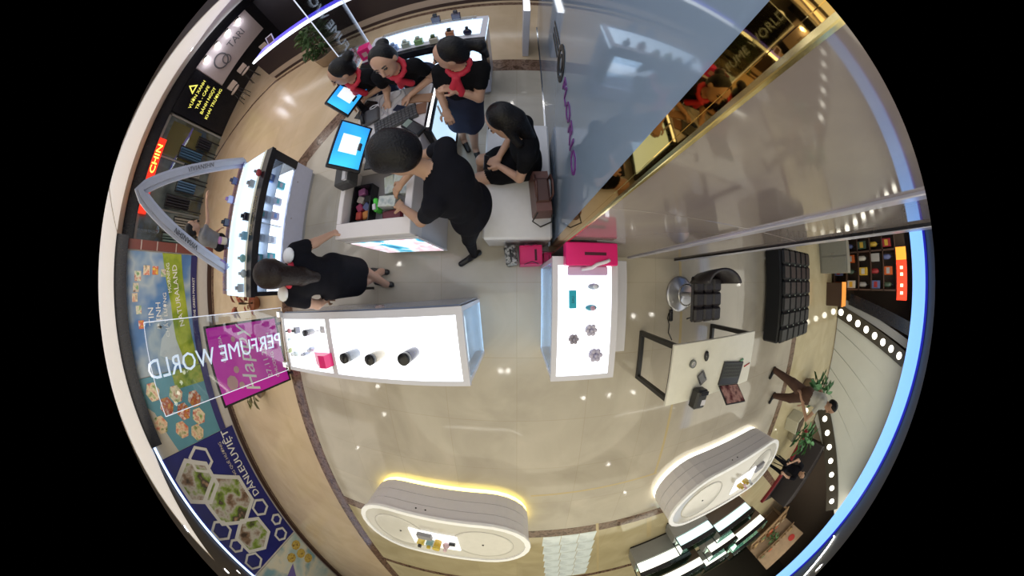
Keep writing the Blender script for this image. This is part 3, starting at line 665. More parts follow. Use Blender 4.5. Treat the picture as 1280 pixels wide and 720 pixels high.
# glazed lit side of the desk (east), black framed
b = MB(); b.box(.375, .15, .08, .43, .82, .77); gs = b.build('side_case_frame', black, t)
b = MB(); b.box(.40, .20, .771, .425, .78, .776); b.build('lit_glass_top', lightbox, gs)
b = MB(); b.box(.431, .20, .15, .434, .78, .72); b.build('lit_pane', lightblue, gs)

# --- white cube benches
for k, (ya, yb, lab) in enumerate(((.37, .94, 'white cube bench under the brown handbag'), (.96, 1.55, 'white cube bench the seated woman sits on, farther from the magenta bags'))):
    t = thing('cube_bench', lab, 'bench', (-.0, (ya + yb) / 2, 0)); h = (yb - ya) / 2
    b = MB(); b.box(-.29, -h, .03, .30, h, .40, .008); b.build('base', white, t); b = MB(); b.box(-.295, -h, .401, .305, h, .45, .015); b.build('cushion', M('white_vinyl_seat', (.74, .73, .76), .4), t)
    b = MB(); b.box(-.26, -h + .03, 0, .27, h - .03, .03); b.build('plinth', M('grey_plinth'), t)

# --- two stadium shaped white counters
def oval(label, cx, cy, hx, hy, h, led_col, led_str, led_side):
    t = thing('oval_counter', label, 'counter', (cx, cy, 0))
    grp = M('grey_groove_panel', (.74, .72, .76), .35, var=.03); gv = M('groove', (.20, .20, .22), .5)
    b = MB(); b.prism(stadium(0, 0, hx - .10, hy - .10), 0, .09); b.build('plinth', M('grey_plinth'), t)
    led = M('led_' + led_col[0], led_col[1], .4, emit=led_str, ecol=led_col[1], var=0)
    b = MB(); b.ringprism(stadium(0, 0, hx - .03, hy - .03), stadium(0, 0, hx - .095, hy - .095), .010, .087); b.build('base_led_strip', led, t)
    zs = [.09, .29, .48, h - .05]
    for i in range(3):
        b = MB(); b.prism(stadium(0, 0, hx - .02, hy - .02), zs[i] + .004, zs[i + 1] - .004, False); b.build('side_panel', grp, t)
        b = MB(); b.prism(stadium(0, 0, hx - .027, hy - .027), zs[i + 1] - .004, zs[i + 1] + .004); b.build('groove', gv, t)
    b = MB(); b.ringprism(stadium(0, 0, hx, hy), stadium(0, 0, hx - .07, hy - .07), h - .045, h); b.build('rim', M('bright_rim', (.86, .86, .87), .25, emit=.06, ecol=(1, 1, 1)), t)
    top = M('glossy_top', (.60, .58, .54), .10, var=.05, scale=3.)
    b = MB(); b.prism(stadium(0, 0, hx - .07, hy - .07), h - .045, h - .02); b.build('top', top, t)
    for s in (-1, 1):
        prof = [(.40, h - .0195), (.395, h - .010), (.36, h - .013), (.30, h - .018), (.02, h - .019)]
        b = MB(); b.lathe([(p[0], p[1]) for p in prof][::-1], s * (hx - .62), 0, 32); dd = b.build('round_dish', M('dish_gloss', (.66, .64, .60), .12), t)
        b = MB(); b.cyl(s * (hx - .62), 0, h - .0165, h - .008, .014, n=10); b.build('drain', black, dd)
    for x in (-.25, -.12):
        b = MB(); b.T = Matrix.Translation((x, hy - .022, h - .14)) @ Matrix.Rotation(-PI / 2, 4, 'X'); b.cyl(0, 0, 0, .006, .012, n=10); b.build('socket', black, t)
    return t
oval('oval white counter glowing yellow at its foot beside the brown floor border', -1.02, -3.42, 1.20, .60, .70, ('yellow', (1., .84, .22)), 3., 'N')
oval('oval white counter with white floor light standing nearer the dark stall', 3.55, -3.30, 1.36, .60, .70, ('white', (1., .97, .82)), 2.2, 'N')

# --- desk table with black loop legs, chair, ottoman
t = thing('work_table', 'white work table on black square loop legs', 'table', (2.01, -.84, 0))
b = MB(); b.box(-.65, -.30, .715, .65, .30, .75, .006); b.build('tabletop', M('ivory_top', (.72, .70, .62), .3), t)
for s in (-1, 1):
    x = s * .59
    b = MB(); b.box(x - .025, -.29, 0, x + .025, .29, .05, .004).box(x - .025, -.29, .05, x + .025, -.24, .714, .004).box(x - .025, .24, .05, x + .025, .29, .714, .004).box(x - .025, -.24, .664, x + .025, .24, .714); b.build('loop_leg', blackm, t)
b = MB(); b.box(-.56, .10, .665, .56, .14, .714); b.build('rail', blackm, t)

t = thing('swivel_chair', 'black quilted swivel chair on a round chrome foot', 'chair', (1.97, -.14, 0))
b = MB(); b.lathe([(.215, 0), (.215, .012), (.19, .022), (.06, .05), (.03, .07)], n=32); b.build('round_base', M('satin_chrome', (.60, .60, .64), .32, .9), t)
b = MB(); b.cyl(0, 0, .07, .44, .028, n=16); b.build('gas_column', chrome, t)
b = MB(); b.tube([(.12 * math.cos(a) - .08, .12 * math.sin(a), .24) for a in [2 * PI * k / 20 for k in range(20)]], .010, closed=True); b.build('foot_ring', chrome, t)
lea = M('black_quilted_leather', (.022, .018, .022), .38, bump=.3, scale=60.)
st = thing('x', 'x', 'x'); D.objects.remove(st)
b = MB(); b.box(-.20, -.27, .44, .24, .20, .48, .02); seat = b.build('seat', lea, t)
for i in range(3):
    for j in range(3):
        b = MB(); b.box(-.195 + i * .144, -.265 + j * .154, .475, -.195 + i * .144 + .140, -.265 + j * .154 + .150, .535, .022); b.build('quilted_pad', lea, seat)
bk = MB()
prof = [(-.22, .47), (-.24, .60), (-.24, .72)]
n = 14; v = []
for k in range(n + 1):
    a = PI * .06 + PI * .88 * k / n
    for rr in (.27, .225):
        for zz, w in ((.46, .9), (.60, 1.), (.78, 1.08)):
            v.append((.02 + rr * w * math.cos(a), .10 + (rr * w * math.sin(a)) * .62, zz))
f = []
for k in range(n):
    o = k * 6; q = o + 6
    for i in range(2): f += [(o + i, q + i, q + i + 1, o + i + 1), (o + 3 + i + 1, q + 3 + i + 1, q + 3 + i, o + 3 + i)]
    f += [(o + 2, q + 2, q + 5, o + 5), (o + 3, q + 3, q, o)]
f += [(0, 1, 4, 3), (1, 2, 5, 4), (n * 6 + 3, n * 6 + 4, n * 6 + 1, n * 6), (n * 6 + 4, n * 6 + 5, n * 6 + 2, n * 6 + 1)]
bk.add(v, f, True).build('backrest', lea, t)
b = MB(); b.tube([(-.02, -.05, .43), (-.13, -.22, .43), (-.20, -.24, .40)], .008); b.build('height_lever', blackm, t)

t = thing('tufted_ottoman', 'large black leather ottoman with a button tufted top', 'ottoman', (4.62, -.20, 0))
lt = M('black_leather', (.006, .007, .010), .42, bump=.2, scale=80., spec=.35)
b = MB(); b.box(-.66, -.74, .06, .66, .72, .40, .03); b.build('base', lt, t)
for sx in (-.55, .55):
    for sy in (-.62, .60):
        b = MB(); b.cyl(sx, sy, 0, .06, .03, .035, 12); b.build('leg', chrome, t)
proto = None
for i in range(5):
    for j in range(6):
        if proto is None:
            b = MB(); b.box(-.1305, -.1205, .39, .1305, .1205, .47, .035); proto = b.build('tufted_pad', lt, t); proto.location = (-.525 + .262 * i, -.61 + .242 * j, 0)
        else: shared('tufted_pad', proto, t, (-.525 + .262 * i, -.61 + .242 * j, 0))
pb = None
for i in range(4):
    for j in range(5):
        b = MB(); 
        if pb is None: b.ell((0, 0, .445), (.016, .016, .012), 8); pb = b.build('button', M('glossy_button', (.35, .40, .36), .15), t); pb.location = (-.394 + .262 * i, -.489 + .242 * j, 0)
        else: shared('button', pb, t, (-.394 + .262 * i, -.489 + .242 * j, 0))

# --- magenta poster stand, black frame stand
t = thing('poster_stand', 'magenta Happy promotion poster on a stand behind the lettered glass panel', 'poster stand', (-3.72, -1.05, 0), rz=0.20)
b = MB(); b.box(-.02, -.52, .02, .02, .52, 1.42, .004); b.build('board', black, t)
mg = M('magenta_poster', (.40, .012, .28), .35, emit=.20, ecol=(.6, .02, .4), var=.1, scale=3.)
b = MB(); b.box(.02, -.49, .06, .024, .49, 1.39); b.build('poster_sheet', mg, t)
text('Happy', .36, (0, 1, 0), (0, 0, 1), (.026, -.02, .80), wt, parent=t, shear=.3)
text('27.11.2017', .14, (0, 1, 0), (0, 0, 1), (.026, -.05, .42), wt, parent=t); text('CHUONG TRINH', .09, (0, 1, 0), (0, 0, 1), (.026, -.05, .27), wt, parent=t)
text('GIAM GIA', .08, (0, 1, 0), (0, 0, 1), (.026, .2, 1.18), wt, parent=t)
for s in (-1, 1):
    b = MB(); b.box(-.18, s * .40 - .02, 0, .12, s * .40 + .02, .02); b.build('foot', blackm, t)
for u, v, s in ((-.25, 1.15, .10), (-.1, 1.02, .05), (.3, .95, .04), (-.32, 1.0, .05)):
    b = MB(); b.T = Matrix.Translation((.024, u, v)) @ Rw; b.prism(ngon(0, 0, s, 8), 0, .003); b.build('printed_motif', M('pale_motif', (.6, .35, .35), .5), t)
t = thing('black_rack', 'black square tube rack behind the long display counter', 'rack', (-2.0, .02, 0))
b = MB()
for x in (-.62, .33): b.box(x - .015, -.10, 0, x + .015, -.07, .62, .002).box(x - .015, .09, 0, x + .015, .12, .62, .002)
b.box(-.62, -.10, .60, .33, -.07, .63).box(-.62, .09, .60, .33, .12, .63); b.build('frame', blackm, t)
for x in (-.62, -.3, .0, .165, .33):
    b = MB(); b.box(x - .012, -.07, .602, x + .012, .09, .628); b.build('cross_bar', blackm, t)
# ================================================================ OBJECTS ON AND AROUND THE FURNITURE
def bottle_bm(kind, w, h):
    body, cap = MB(), MB()
    if kind == 'cyl': body.lathe([(w * .96, 0), (w, .006), (w, h * .72), (w * .94, h * .74)], n=18); cap.lathe([(w * .97, h * .745), (w, h * .75), (w, h * .99), (w * .9, h)], n=18)
    elif kind == 'round': body.ell((0, 0, h * .38), (w, w * .55, h * .38)); cap.lathe([(w * .3, h * .70), (w * .36, h * .75), (w * .36, h * .95), (w * .2, h)], n=12)
    elif kind == 'crystal':
        body.lathe([(w * .7, 0), (w, h * .2), (w * .8, h * .45), (w * .3, h * .62)], n=7, smooth=False); cap.lathe([(w * .25, h * .62), (w * .6, h * .74), (w * .45, h * .9), (w * .05, h)], n=6, smooth=False)
    elif kind == 'flower':
        body.lathe([(w * .55, 0), (w * .75, h * .25), (w * .4, h * .5)], n=8, smooth=False)
        for k in range(6): a = k * PI / 3; cap.ell((w * .62 * math.cos(a), w * .62 * math.sin(a), h * .66), (w * .38, w * .38, h * .14), 8)
        cap.ell((0, 0, h * .8), (w * .3, w * .3, h * .18), 8)
    else: body.box(-w, -w * .55, 0, w, w * .55, h * .68, w * .15); cap.box(-w * .45, -w * .4, h * .685, w * .45, w * .4, h, w * .1)
    return body, cap
def bottle(label, loc_, kind, w, h, c1, c2, rz=0., rough=.15, group=None, cat='perfume bottle'):
    t = thing('perfume_bottle', label, cat, loc_, rz, group); body, cap = bottle_bm(kind, w, h)
    body.build('bottle_body', M('glassy_%.2f_%.2f_%.2f' % c1, c1, rough, coat=.6), t); cap.build('cap', M('cap_%.2f_%.2f_%.2f' % c2, c2, .25), t); return t
Z = .897
x, y, _ = Pt(446, 441, .9); bottle('grey perfume cylinder with black cap on the long counter, nearest the magenta box', (x, y, Z), 'cyl', .040, .19, (.30, .34, .42), (.01, .01, .012))
x, y, _ = Pt(477, 442, .9); bottle('cream perfume cylinder with black cap on the long counter, between the grey and the navy', (x, y, Z), 'cyl', .040, .19, (.62, .56, .46), (.01, .01, .012))
x, y, _ = Pt(518, 440, .9); bottle('dark navy perfume cylinder with black cap, standing alone on the long counter', (x, y, Z), 'cyl', .043, .20, (.03, .03, .08), (.01, .01, .015))
x, y, _ = Pt(407, 449, .9); t = thing('gift_box', 'magenta triangular gift box on the long display counter', 'box', (x, y, .9), .1)
b = MB(); b.T = Matrix.Rotation(PI / 2, 4, 'X'); b.prism([(-.15, 0), (.10, 0), (.10, .11), (.03, .12)], -.06, .05); b.build('box', magenta, t)
b = MB(); b.box(-.02, -.052, .0, .10, -.051, .10); b.build('fold_line', M('dark_magenta', (.3, .004, .07), .4), t)
for k, (px, py, kd, w, h, c1, c2, lab) in enumerate((
    (372, 441, 'crystal', .035, .10, (.55, .62, .66), (.7, .72, .75), 'clear crystal bottle at the outer corner of the long counter'),
    (385, 441, 'box', .03, .10, (.36, .42, .55), (.55, .6, .7), 'small blue-grey square bottle beside the magenta triangular box'),
    (392, 436, 'box', .028, .09, (.45, .52, .68), (.6, .65, .75), 'pale blue square bottle above the magenta triangular box'),
    (366, 437, 'round', .03, .09, (.5, .55, .3), (.6, .6, .5), 'small olive round bottle by the edge of the glass panel'),
    (374, 412, 'box', .03, .10, (.2, .2, .25), (.02, .02, .02), 'grey square bottle with black cap in the upper row by the glass panel'),
    (364, 413, 'round', .025, .08, (.45, .15, .18), (.05, .05, .05), 'dark red round bottle in the upper row by the glass panel'),
    (391, 414, 'cyl', .028, .12, (.38, .40, .46), (.03, .03, .04), 'slim grey bottle in the upper row beside the thin white stick'),
    (366, 423, 'crystal', .028, .08, (.4, .6, .66), (.6, .7, .75), 'pale teal crystal bottle between the two rows by the glass panel'),
)):
    x, y, _ = Pt(px, py, .9); bottle(lab, (x, y, Z), kd, w, h, c1, c2, rz=.4 * k)
x, y, _ = Pt(403, 412, .9); b = MB(); b.box(-.004, -.004, 0, .004, .004, .16).box(-.03, -.03, 0, .03, .03, .008); tag(b.build('price_stick', white, None, (x, y, Z)), 'thin white price stick on the long counter', 'price stick')
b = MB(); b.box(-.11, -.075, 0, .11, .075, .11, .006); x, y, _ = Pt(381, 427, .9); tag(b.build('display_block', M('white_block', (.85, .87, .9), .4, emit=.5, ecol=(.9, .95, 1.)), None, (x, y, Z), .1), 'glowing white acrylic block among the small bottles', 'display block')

# right counter
for px, py, kd, w, h, c1, c2, lab in (
    (740, 358, 'round', .042, .09, (.32, .38, .50), (.6, .64, .72), 'round grey-blue crystal bottle nearest the magenta bag on the short counter'),
    (737, 384, 'round', .042, .09, (.04, .30, .42), (.5, .3, .4), 'round teal blue bottle in the middle of the short counter'),
    (736, 411, 'flower', .045, .09, (.36, .34, .44), (.52, .49, .60), 'lilac flower stoppered bottle in the middle of the short counter'),
    (715, 422, 'flower', .038, .085, (.42, .36, .40), (.30, .27, .32), 'small dark flower stoppered bottle on the left of the short counter'),
    (741, 441, 'flower', .052, .10, (.34, .31, .42), (.48, .45, .58), 'largest lilac flower stoppered bottle at the near end of the short counter')):
    x, y, _ = Pt(px, py, .9); bottle(lab, (x, y, Z), kd, w, h, c1, c2)
x, y, _ = Pt(715, 374, .9); t = thing('perfume_carton', 'small bright teal perfume carton on the short display counter', 'carton', (x, y, Z), .02)
b = MB(); b.box(-.024, -.06, 0, .024, .06, .035, .003); b.build('carton', M('teal_carton', (.0, .30, .40), .35, emit=.12), t)
text('EAU', .025, (0, 1, 0), (-1, 0, 0), (0, 0, .0355), M('dark_teal', (.0, .08, .12), .4), parent=t, depth=.001)
def paperbag(label, loc_, w, d, h, mt, rz, open_white=False):
    t = thing('shopping_bag', label, 'shopping bag', loc_, rz)
    b = MB(); b.box(-w, -d, 0, w, -d + .004, h).box(-w, d - .004, 0, w, d, h).box(-w, -d, 0, -w + .004, d, h).box(w - .004, -d, 0, w, d, h).box(-w, -d, 0, w, d, .005); b.build('bag_body', mt, t)
    for s in (-1, 1):
        b = MB(); b.tube([(-.06, s * d, h), (-.05, s * d, h + .07), (0, s * d * .8, h + .10), (.05, s * d, h + .07), (.06, s * d, h)], .004); b.build('handle', M('dark_cord', (.08, .01, .03), .6), t)
    b = MB(); b.box(-w + .004, -d + .004, h - .03, w - .004, d - .004, h - .025); b.build('top_fold', mt, t)
    b = MB(); b.box(w * .35, -d * .6, h - .0245, w * .55, d * .6, h - .0235); b.build('handle_slot', M('dark_slot', (.06, .0, .015), .6), t)
    return t
t = thing('shopping_bag', 'magenta shopping bag lying flat on the short counter against the stone wall', 'shopping bag', (.485, .165, .901))
b = MB(); b.box(-.175, -.055, 0, .185, .095, .085, .006); b.build('bag_body', magenta, t)
b = MB(); b.box(-.05, .01, .0852, .10, .03, .0865); b.build('handle_slot', M('dark_slot', (.06, .0, .015), .6), t)
rib = M('lilac_ribbon', (.62, .45, .68), .4)
b = MB(); b.box(-.15, -.12, .0, .13, -.056, .03, .008); b.build('tissue_paper', rib, t)
b = MB(); b.tube([(-.06, -.08, .04), (0, -.07, .075), (.03, -.05, .09), (.10, -.03, .092), (.12, -.02, .09)], .012); b.build('ribbon', M('pale_ribbon', (.75, .70, .78), .4), t)
x, y, _ = Pt(668, 318, .2); paperbag('magenta shopping bag on the floor beside the white bench', (.125, .245, 0), .10, .085, .36, magenta, 0.04)
paperbag('magenta shopping bag on the floor between blue glass and counter', (.282, .224, 0), .035, .048, .30, magenta, 0.)
t = thing('shopping_bag', 'black patterned bag on the floor left of the magenta bags', 'shopping bag', (-.055, .25, 0), .15)
b = MB(); b.box(-.055, -.09, 0, .055, .09, .30, .012); b.build('bag_body', pictmat('pattern_bag', [(.01, .01, .012), (.02, .02, .02), (.45, .45, .45), (.01, .01, .01)], 22., 2.), t)
b = MB(); b.tube([(0, -.05, .30), (0, -.04, .37), (0, .04, .37), (0, .05, .30)], .007); b.build('handle', blackm, t)
# brown handbag on bench
t = thing('handbag', 'brown leather handbag standing on the white bench', 'handbag', (.20, .72, .451), .08)
br = M('brown_leather', (.13, .05, .04), .4, bump=.2, scale=50.)
v = []; 
b = MB(); hx = [(-.075, 0), (.075, 0), (.085, .05), (.06, .24), (-.06, .24), (-.085, .05)]
b.T = Matrix.Rotation(PI / 2, 4, 'X'); b.prism(hx, -.17, .17); b.build('bag_body', br, t)
b = MB(); b.box(-.05, -.10, .24, .05, .10, .26, .01); b.build('flap', M('dark_brown_leather', (.07, .025, .02), .4), t)
for s in (-1, 1):
    b = MB(); b.tube([(s * .05, -.09, .23), (s * .06, -.08, .36), (s * .06, 0, .40), (s * .06, .08, .36), (s * .05, .09, .23)], .008); b.build('handle', M('dark_brown_leather'), t)
b = MB(); b.tube([(-.05, -.17, .2), (-.09, -.22, .12), (-.02, -.25, .03), (.08, -.21, .02), (.08, -.17, .10)], .006); b.build('shoulder_strap', blackm, t)

# west display: bottles on top and rail, cartons in window
wl = (((303, 220), 'box', (.02, .03, .14), (.02, .02, .06), 'navy square bottle on the raised shelf, northernmost of the arch cabinet', 1),
 ((299, 243), 'box', (.45, .50, .75), (.25, .15, .40), 'pale violet bottle on the raised shelf of the arch cabinet', 1),
 ((294, 273), 'box', (.02, .02, .05), (.01, .01, .015), 'black square bottle on the raised shelf of the arch cabinet', 1),
 ((292, 297), 'cyl', (.55, .45, .30), (.30, .12, .30), 'amber bottle on the raised shelf of the arch cabinet', 1),
 ((290, 327), 'round', (.35, .20, .38), (.1, .05, .1), 'plum round bottle on the raised shelf of the arch cabinet', 1),
 ((315, 230), 'box', (.35, .40, .46), (.3, .32, .36), 'flat grey bottle on the lit top of the arch cabinet', 0),
 ((324, 216), 'round', (.40, .05, .06), (.2, .2, .2), 'small red bottle by the north front corner of the arch cabinet', 0),
 ((308, 271), 'box', (.012, .012, .03), (.01, .01, .02), 'large black square bottle on the lit top of the arch cabinet', 0),
 ((306, 295), 'box', (.22, .48, .70), (.40, .60, .75), 'sky blue square bottle on the lit top of the arch cabinet', 0),
 ((304, 323), 'round', (.25, .52, .55), (.5, .6, .62), 'teal round bottle on the lit top of the arch cabinet', 0),
 ((305, 342), 'round', (.5, .58, .62), (.55, .6, .65), 'pale round bottle on the lit top of the arch cabinet', 0),
 ((301, 360), 'box', (.45, .52, .62), (.35, .38, .45), 'pale square bottle at the south end of the arch cabinet', 0))
for (px, py), kd, c1, c2, lab, up in wl:
    zb = 1.029 if up else .946
    x, y, _ = Pt(px, py, zb + .04)
    if up: x = -3.775
    x = max(x, -3.80); 
    if not up: x = max(x, -3.62)
    bottle(lab, (x, y, zb), kd, .05, .13, c1, c2, rz=PI / 2)
cart = [(-.75, .443, 0), (-.60, .443, 1), (-.42, .443, 2), (-.2, .443, 0), (.12, .443, 3), (.32, .443, 1), (.55, .443, 2), (-.7, .668, 1), (-.45, .668, 2), (-.2, .668, 0), (.1, .668, 1), (.3, .668, 0), (.6, .668, 4)]
cm = [M('carton_white', (.75, .78, .85), .4), M('carton_grey', (.42, .44, .55), .4), M('carton_teal', (.05, .36, .42), .4), M('carton_lilac', (.42, .36, .45), .4), M('carton_blue', (.10, .22, .55), .4)]
nm = ['white', 'slate grey', 'teal', 'lilac', 'blue']
seen = {}
for y, z, k in cart:
    row = 'lower' if z < .5 else 'upper'; q = seen.get((row, k), 0); seen[(row, k)] = q + 1
    pos = ['nearest the south end', 'second from the south end', 'third from the south end', 'fourth from the south end'][q]
    t = thing('perfume_carton', '%s carton on the %s window shelf, %s of its colour' % (nm[k], row, pos), 'carton', (-3.42 + .24, .75 + y, z))
    b = MB(); b.box(-.03, -.05, 0, .03, .05, .15, .003); b.build('carton', cm[k], t); b = MB(); b.box(.0302, -.03, .05, .0312, .03, .10); b.build('print', cm[(k + 1) % 5], t)

# north display bottles
nl = (((492, 59), 'box', (.30, .42, .75), (.25, .35, .6), 'pale blue square bottle at the west end of the north display row'),
 ((507, 55), 'box', (.42, .48, .42), (.55, .6, .55), 'small pale green bottle second in the north display row'),
 ((523, 51), 'box', (.25, .42, .18), (.45, .5, .4), 'green square bottle third in the north display row'),
 ((542, 49), 'box', (.60, .55, .45), (.10, .14, .06), 'cream bottle with dark cap fourth in the north display row'),
 ((562, 41), 'box', (.45, .18, .08), (.03, .03, .03), 'amber bottle with black cap fifth in the north display row'),
 ((584, 39), 'round', (.015, .015, .05), (.02, .02, .03), 'black round bottle at the east end of the north display row'),
 ((479, 52), 'crystal', (.6, .65, .7), (.65, .7, .75), 'clear crystal bottle beside the magenta carton'))
for (px, py), kd, c1, c2, lab in nl:
    x, y, _ = Pt(px, py, 1.0); bottle(lab, (x, y, .936), kd, .048, .13, c1, c2)
for px, lab in ((543, 'square black bottle on the raised shelf, nearer the crystal bottle'), (567, 'square black bottle on the raised shelf, nearer the blue glass')):
    x = Pt(px, 27, 1.06)[0]; bottle(lab, (x, 2.72 + .20, 1.0065), 'box', .05, .13, (.02, .015, .05), (.01, .01, .02))
x, y, _ = Pt(457, 58, 1.0); t = thing('perfume_carton', 'magenta perfume carton at the west end of the north display', 'carton', (-1.70, 2.60, .951), .2)
b = MB(); b.box(-.07, -.07, 0, .07, .07, .17, .004); b.build('carton', magenta, t); b = MB(); b.box(-.03, -.0715, .05, .03, -.0705, .12); b.build('label_print', M('pale_motif', (.6, .35, .35), .5), t)
b = MB(); b.box(-.001, -.03, 0, .001, .03, .07); tag(b.build('price_card', white, None, (-1.56, 2.53, .951), 1.2), 'small folded white price card beside the magenta carton', 'price card')

# cash desk things
def monitor(label, loc_, rz, w, h, tilt, scr):
    t = thing('monitor', label, 'monitor', loc_, rz)   # faces local +y ; screen leans back
    b = MB(); b.box(-.11, -.09, 0, .11, .09, .015, .005); b.build('stand_foot', black, t); b = MB(); b.box(-.03, -.06, .015, .03, -.03, .20); b.build('stand_neck', black, t)
    b = MB(); b.T = Matrix.Translation((0, -.02, .13)) @ Matrix.Rotation(tilt, 4, 'X'); b.box(-w, -.02, 0, w, .02, h, .006); bz = b.build('bezel', black, t)
    b = MB(); b.T = Matrix.Translation((0, -.02, .13)) @ Matrix.Rotation(tilt, 4, 'X'); b.box(-w + .02, .0205, .02, w - .02, .022, h - .02); s = b.build('screen', scr, bz)
    b = MB(); b.T = Matrix.Translation((0, -.02, .13)) @ Matrix.Rotation(tilt, 4, 'X'); b.box(-w * .42, .0225, h * .25, w * .36, .023, h * .78); b.build('open_window', M('screen_window', (.8, .85, .88), .4, emit=.62, ecol=(.72, .82, .86)), bz)
    return t
scr = pictmat('blue_screen', [(.02, .16, .75), (.02, .30, .85), (.05, .55, .75), (.02, .25, .85)], 1.6, 1., emit=.75)
DESK0 = set(o.name for o in D.objects)
t = thing('pos_keyboard', 'black keyboard among cables on the cash desk', 'keyboard', (-1.12, 1.52, .781), .35)
b = MB(); b.box(-.20, -.085, 0, .20, .085, .022, .006); b.build('base', M('dark_grey_plastic', (.04, .04, .045), .5), t)
kk = None
for i in range(12):
    for j in range(5):
        if kk is None: b = MB(); b.box(-.0135, -.012, .022, .0135, .012, .030, .002); kk = b.build('key', M('key_grey', (.09, .09, .10), .5), t); kk.location = (-.178 + .0324 * i, -.062 + .031 * j, 0)
        else: shared('key', kk, t, (-.178 + .0324 * i, -.062 + .031 * j, 0))
def simple(name, label, cat, loc_, fn, mt, rz=0., part='body'):
    t = thing(name, label, cat, loc_, rz); b = MB(); fn(b); b.build(part, mt, t); return t
t = simple('receipt_printer', 'dark grey receipt printer on the cash desk below the blue monitor', 'printer', (-1.50, .93, .781), lambda b: b.box(-.085, -.08, 0, .085, .09, .13, .015), M('dark_grey_plastic'), .1)
b = MB(); b.box(.03, -.06, .131, .06, .06, .134); b.build('paper_slot', white, t); b = MB(); b.box(.02, -.055, .134, .055, .055, .150); b.build('paper_roll', white, t)
t = simple('card_terminal', 'black card terminal beside the keyboard', 'terminal', (-.90, 1.36, .781), lambda b: b.box(-.05, -.11, 0, .05, .11, .05, .012), black, .9)
b = MB(); b.box(-.035, .03, .0505, .035, .09, .052); b.build('display', M('terminal_display', (.2, .25, .22), .3), t)
t = simple('desk_phone', 'grey desk phone with white coiled cable', 'phone', (-1.42, 1.64, .781), lambda b: b.box(-.08, -.09, 0, .08, .09, .045, .012), M('mid_grey_plastic', (.10, .10, .11), .5), .3)
b = MB(); b.tube([(-.07, -.08, .06), (-.07, 0, .075), (-.07, .08, .06)], .02); b.build('handset', black, t)
b = MB(); b.tube([(.05 + .05 * math.cos(k * .9), .05 + .02 * k / 3 + .03 * math.sin(k * .9), .055) for k in range(9)], .006); b.build('cable', white, t)
t = simple('mobile_phone', 'small navy mobile phone on the white counter near the reaching hand', 'phone', (-1.10, 1.66, .781), lambda b: b.box(-.035, -.07, 0, .035, .07, .01, .003), M('phone_navy', (.03, .04, .10), .2), 1.1)
b = MB(); b.box(-.03, -.06, .0102, .03, .06, .0112); b.build('screen', M('phone_screen', (.02, .03, .06), .1), t)
t = simple('notebook', 'tan notebook under the assistant\'s hand on the cash desk', 'notebook', (-.90, 1.75, .781), lambda b: b.box(-.10, -.05, 0, .10, .05, .015, .003), M('tan_cover', (.33, .18, .11), .6), -.15, 'cover')
b = MB(); b.box(-.095, -.048, .0152, .095, .045, .018); b.build('page', M('tan_page', (.40, .24, .16), .6), t)
simple('notebook', 'brown notebook at the east edge of the cash desk', 'notebook', (-.87, 1.60, .781), lambda b: b.box(-.045, -.06, 0, .045, .06, .02, .003), M('brown_cover', (.22, .11, .07), .6), .1, 'cover')
b = MB()
for k in range(5): b.tube([(-.15 + .06 * k + .05 * math.sin(i * .8 + k), -.16 + .045 * i + .02 * math.cos(k + i), .006 + .004 * (k % 3)) for i in range(8)], .005, 6)
tag(b.build('cable_bundle', white, None, (-1.24, 1.79, .781)), 'tangle of white cables on the cash desk', 'cables', kind='stuff')
# tray contents
TZ = .616
t = simple('basket', 'black basket of small things in the desk tray', 'basket', (-1.42, .73, TZ), lambda b: b.box(-.10, -.16, 0, .10, -.15, .11).box(-.10, .15, 0, .10, .16, .11).box(-.10, -.15, 0, -.09, .15, .11).box(.09, -.15, 0, .10, .15, .11).box(-.09, -.15, 0, .09, .15, .008), black, 0, 'wall')
cl = [((.45, .05, .03), 'red'), ((.55, .20, .04), 'orange'), ((.30, .03, .10), 'crimson'), ((.10, .12, .25), 'blue'), ((.35, .30, .28), 'grey'), ((.02, .02, .02), 'black'), ((.30, .10, .25), 'purple')]
for k, (c, nmc) in enumerate(cl):
    b = MB(); b.box(-.03, -.035, 0, .03, .035, .07, .008); tag(b.build('small_packet', M('packet_' + nmc, c, .5), None, (-1.46 + .085 * (k % 2), .62 + .08 * (k // 2), TZ + .009), .3 * k), 'small %s packet in the black basket on the cash desk' % nmc, 'packet')
t = simple('lighter', 'bright green lighter-like tube beside the black basket', 'tube', (-1.26, .70, TZ), lambda b: b.box(-.02, -.06, 0, .02, .06, .10, .012), M('bright_green', (.10, .65, .08), .4), .2)
b = MB(); b.box(-.015, -.05, .1, .015, .0, .12, .004); b.build('cap', white, t)
simple('wallet', 'dark red wallet at the front of the desk tray', 'wallet', (-1.10, .60, TZ), lambda b: b.box(-.09, -.045, 0, .09, .045, .05, .012), M('dark_red_leather', (.16, .015, .03), .4), .1)
bank = pictmat('banknote', [(.30, .36, .38), (.55, .58, .58), (.45, .50, .42), (.62, .55, .50)], 12., 3., .7)
for k, (dx, dy, rz, lab) in enumerate(((-1.16, .90, .2, 'left-hand'), (-1.05, .90, .05, 'middle'), (-.95, .86, -.1, 'right-hand'), (-1.12, .71, 1.5, 'front'))):
    simple('banknote_stack', '%s stack of pale banknotes in the desk tray under the bending man' % lab, 'banknotes', (dx, dy, TZ), lambda b: b.box(-.045, -.08, 0, .045, .08, .06 + .02 * k, .004), bank, rz, 'notes')

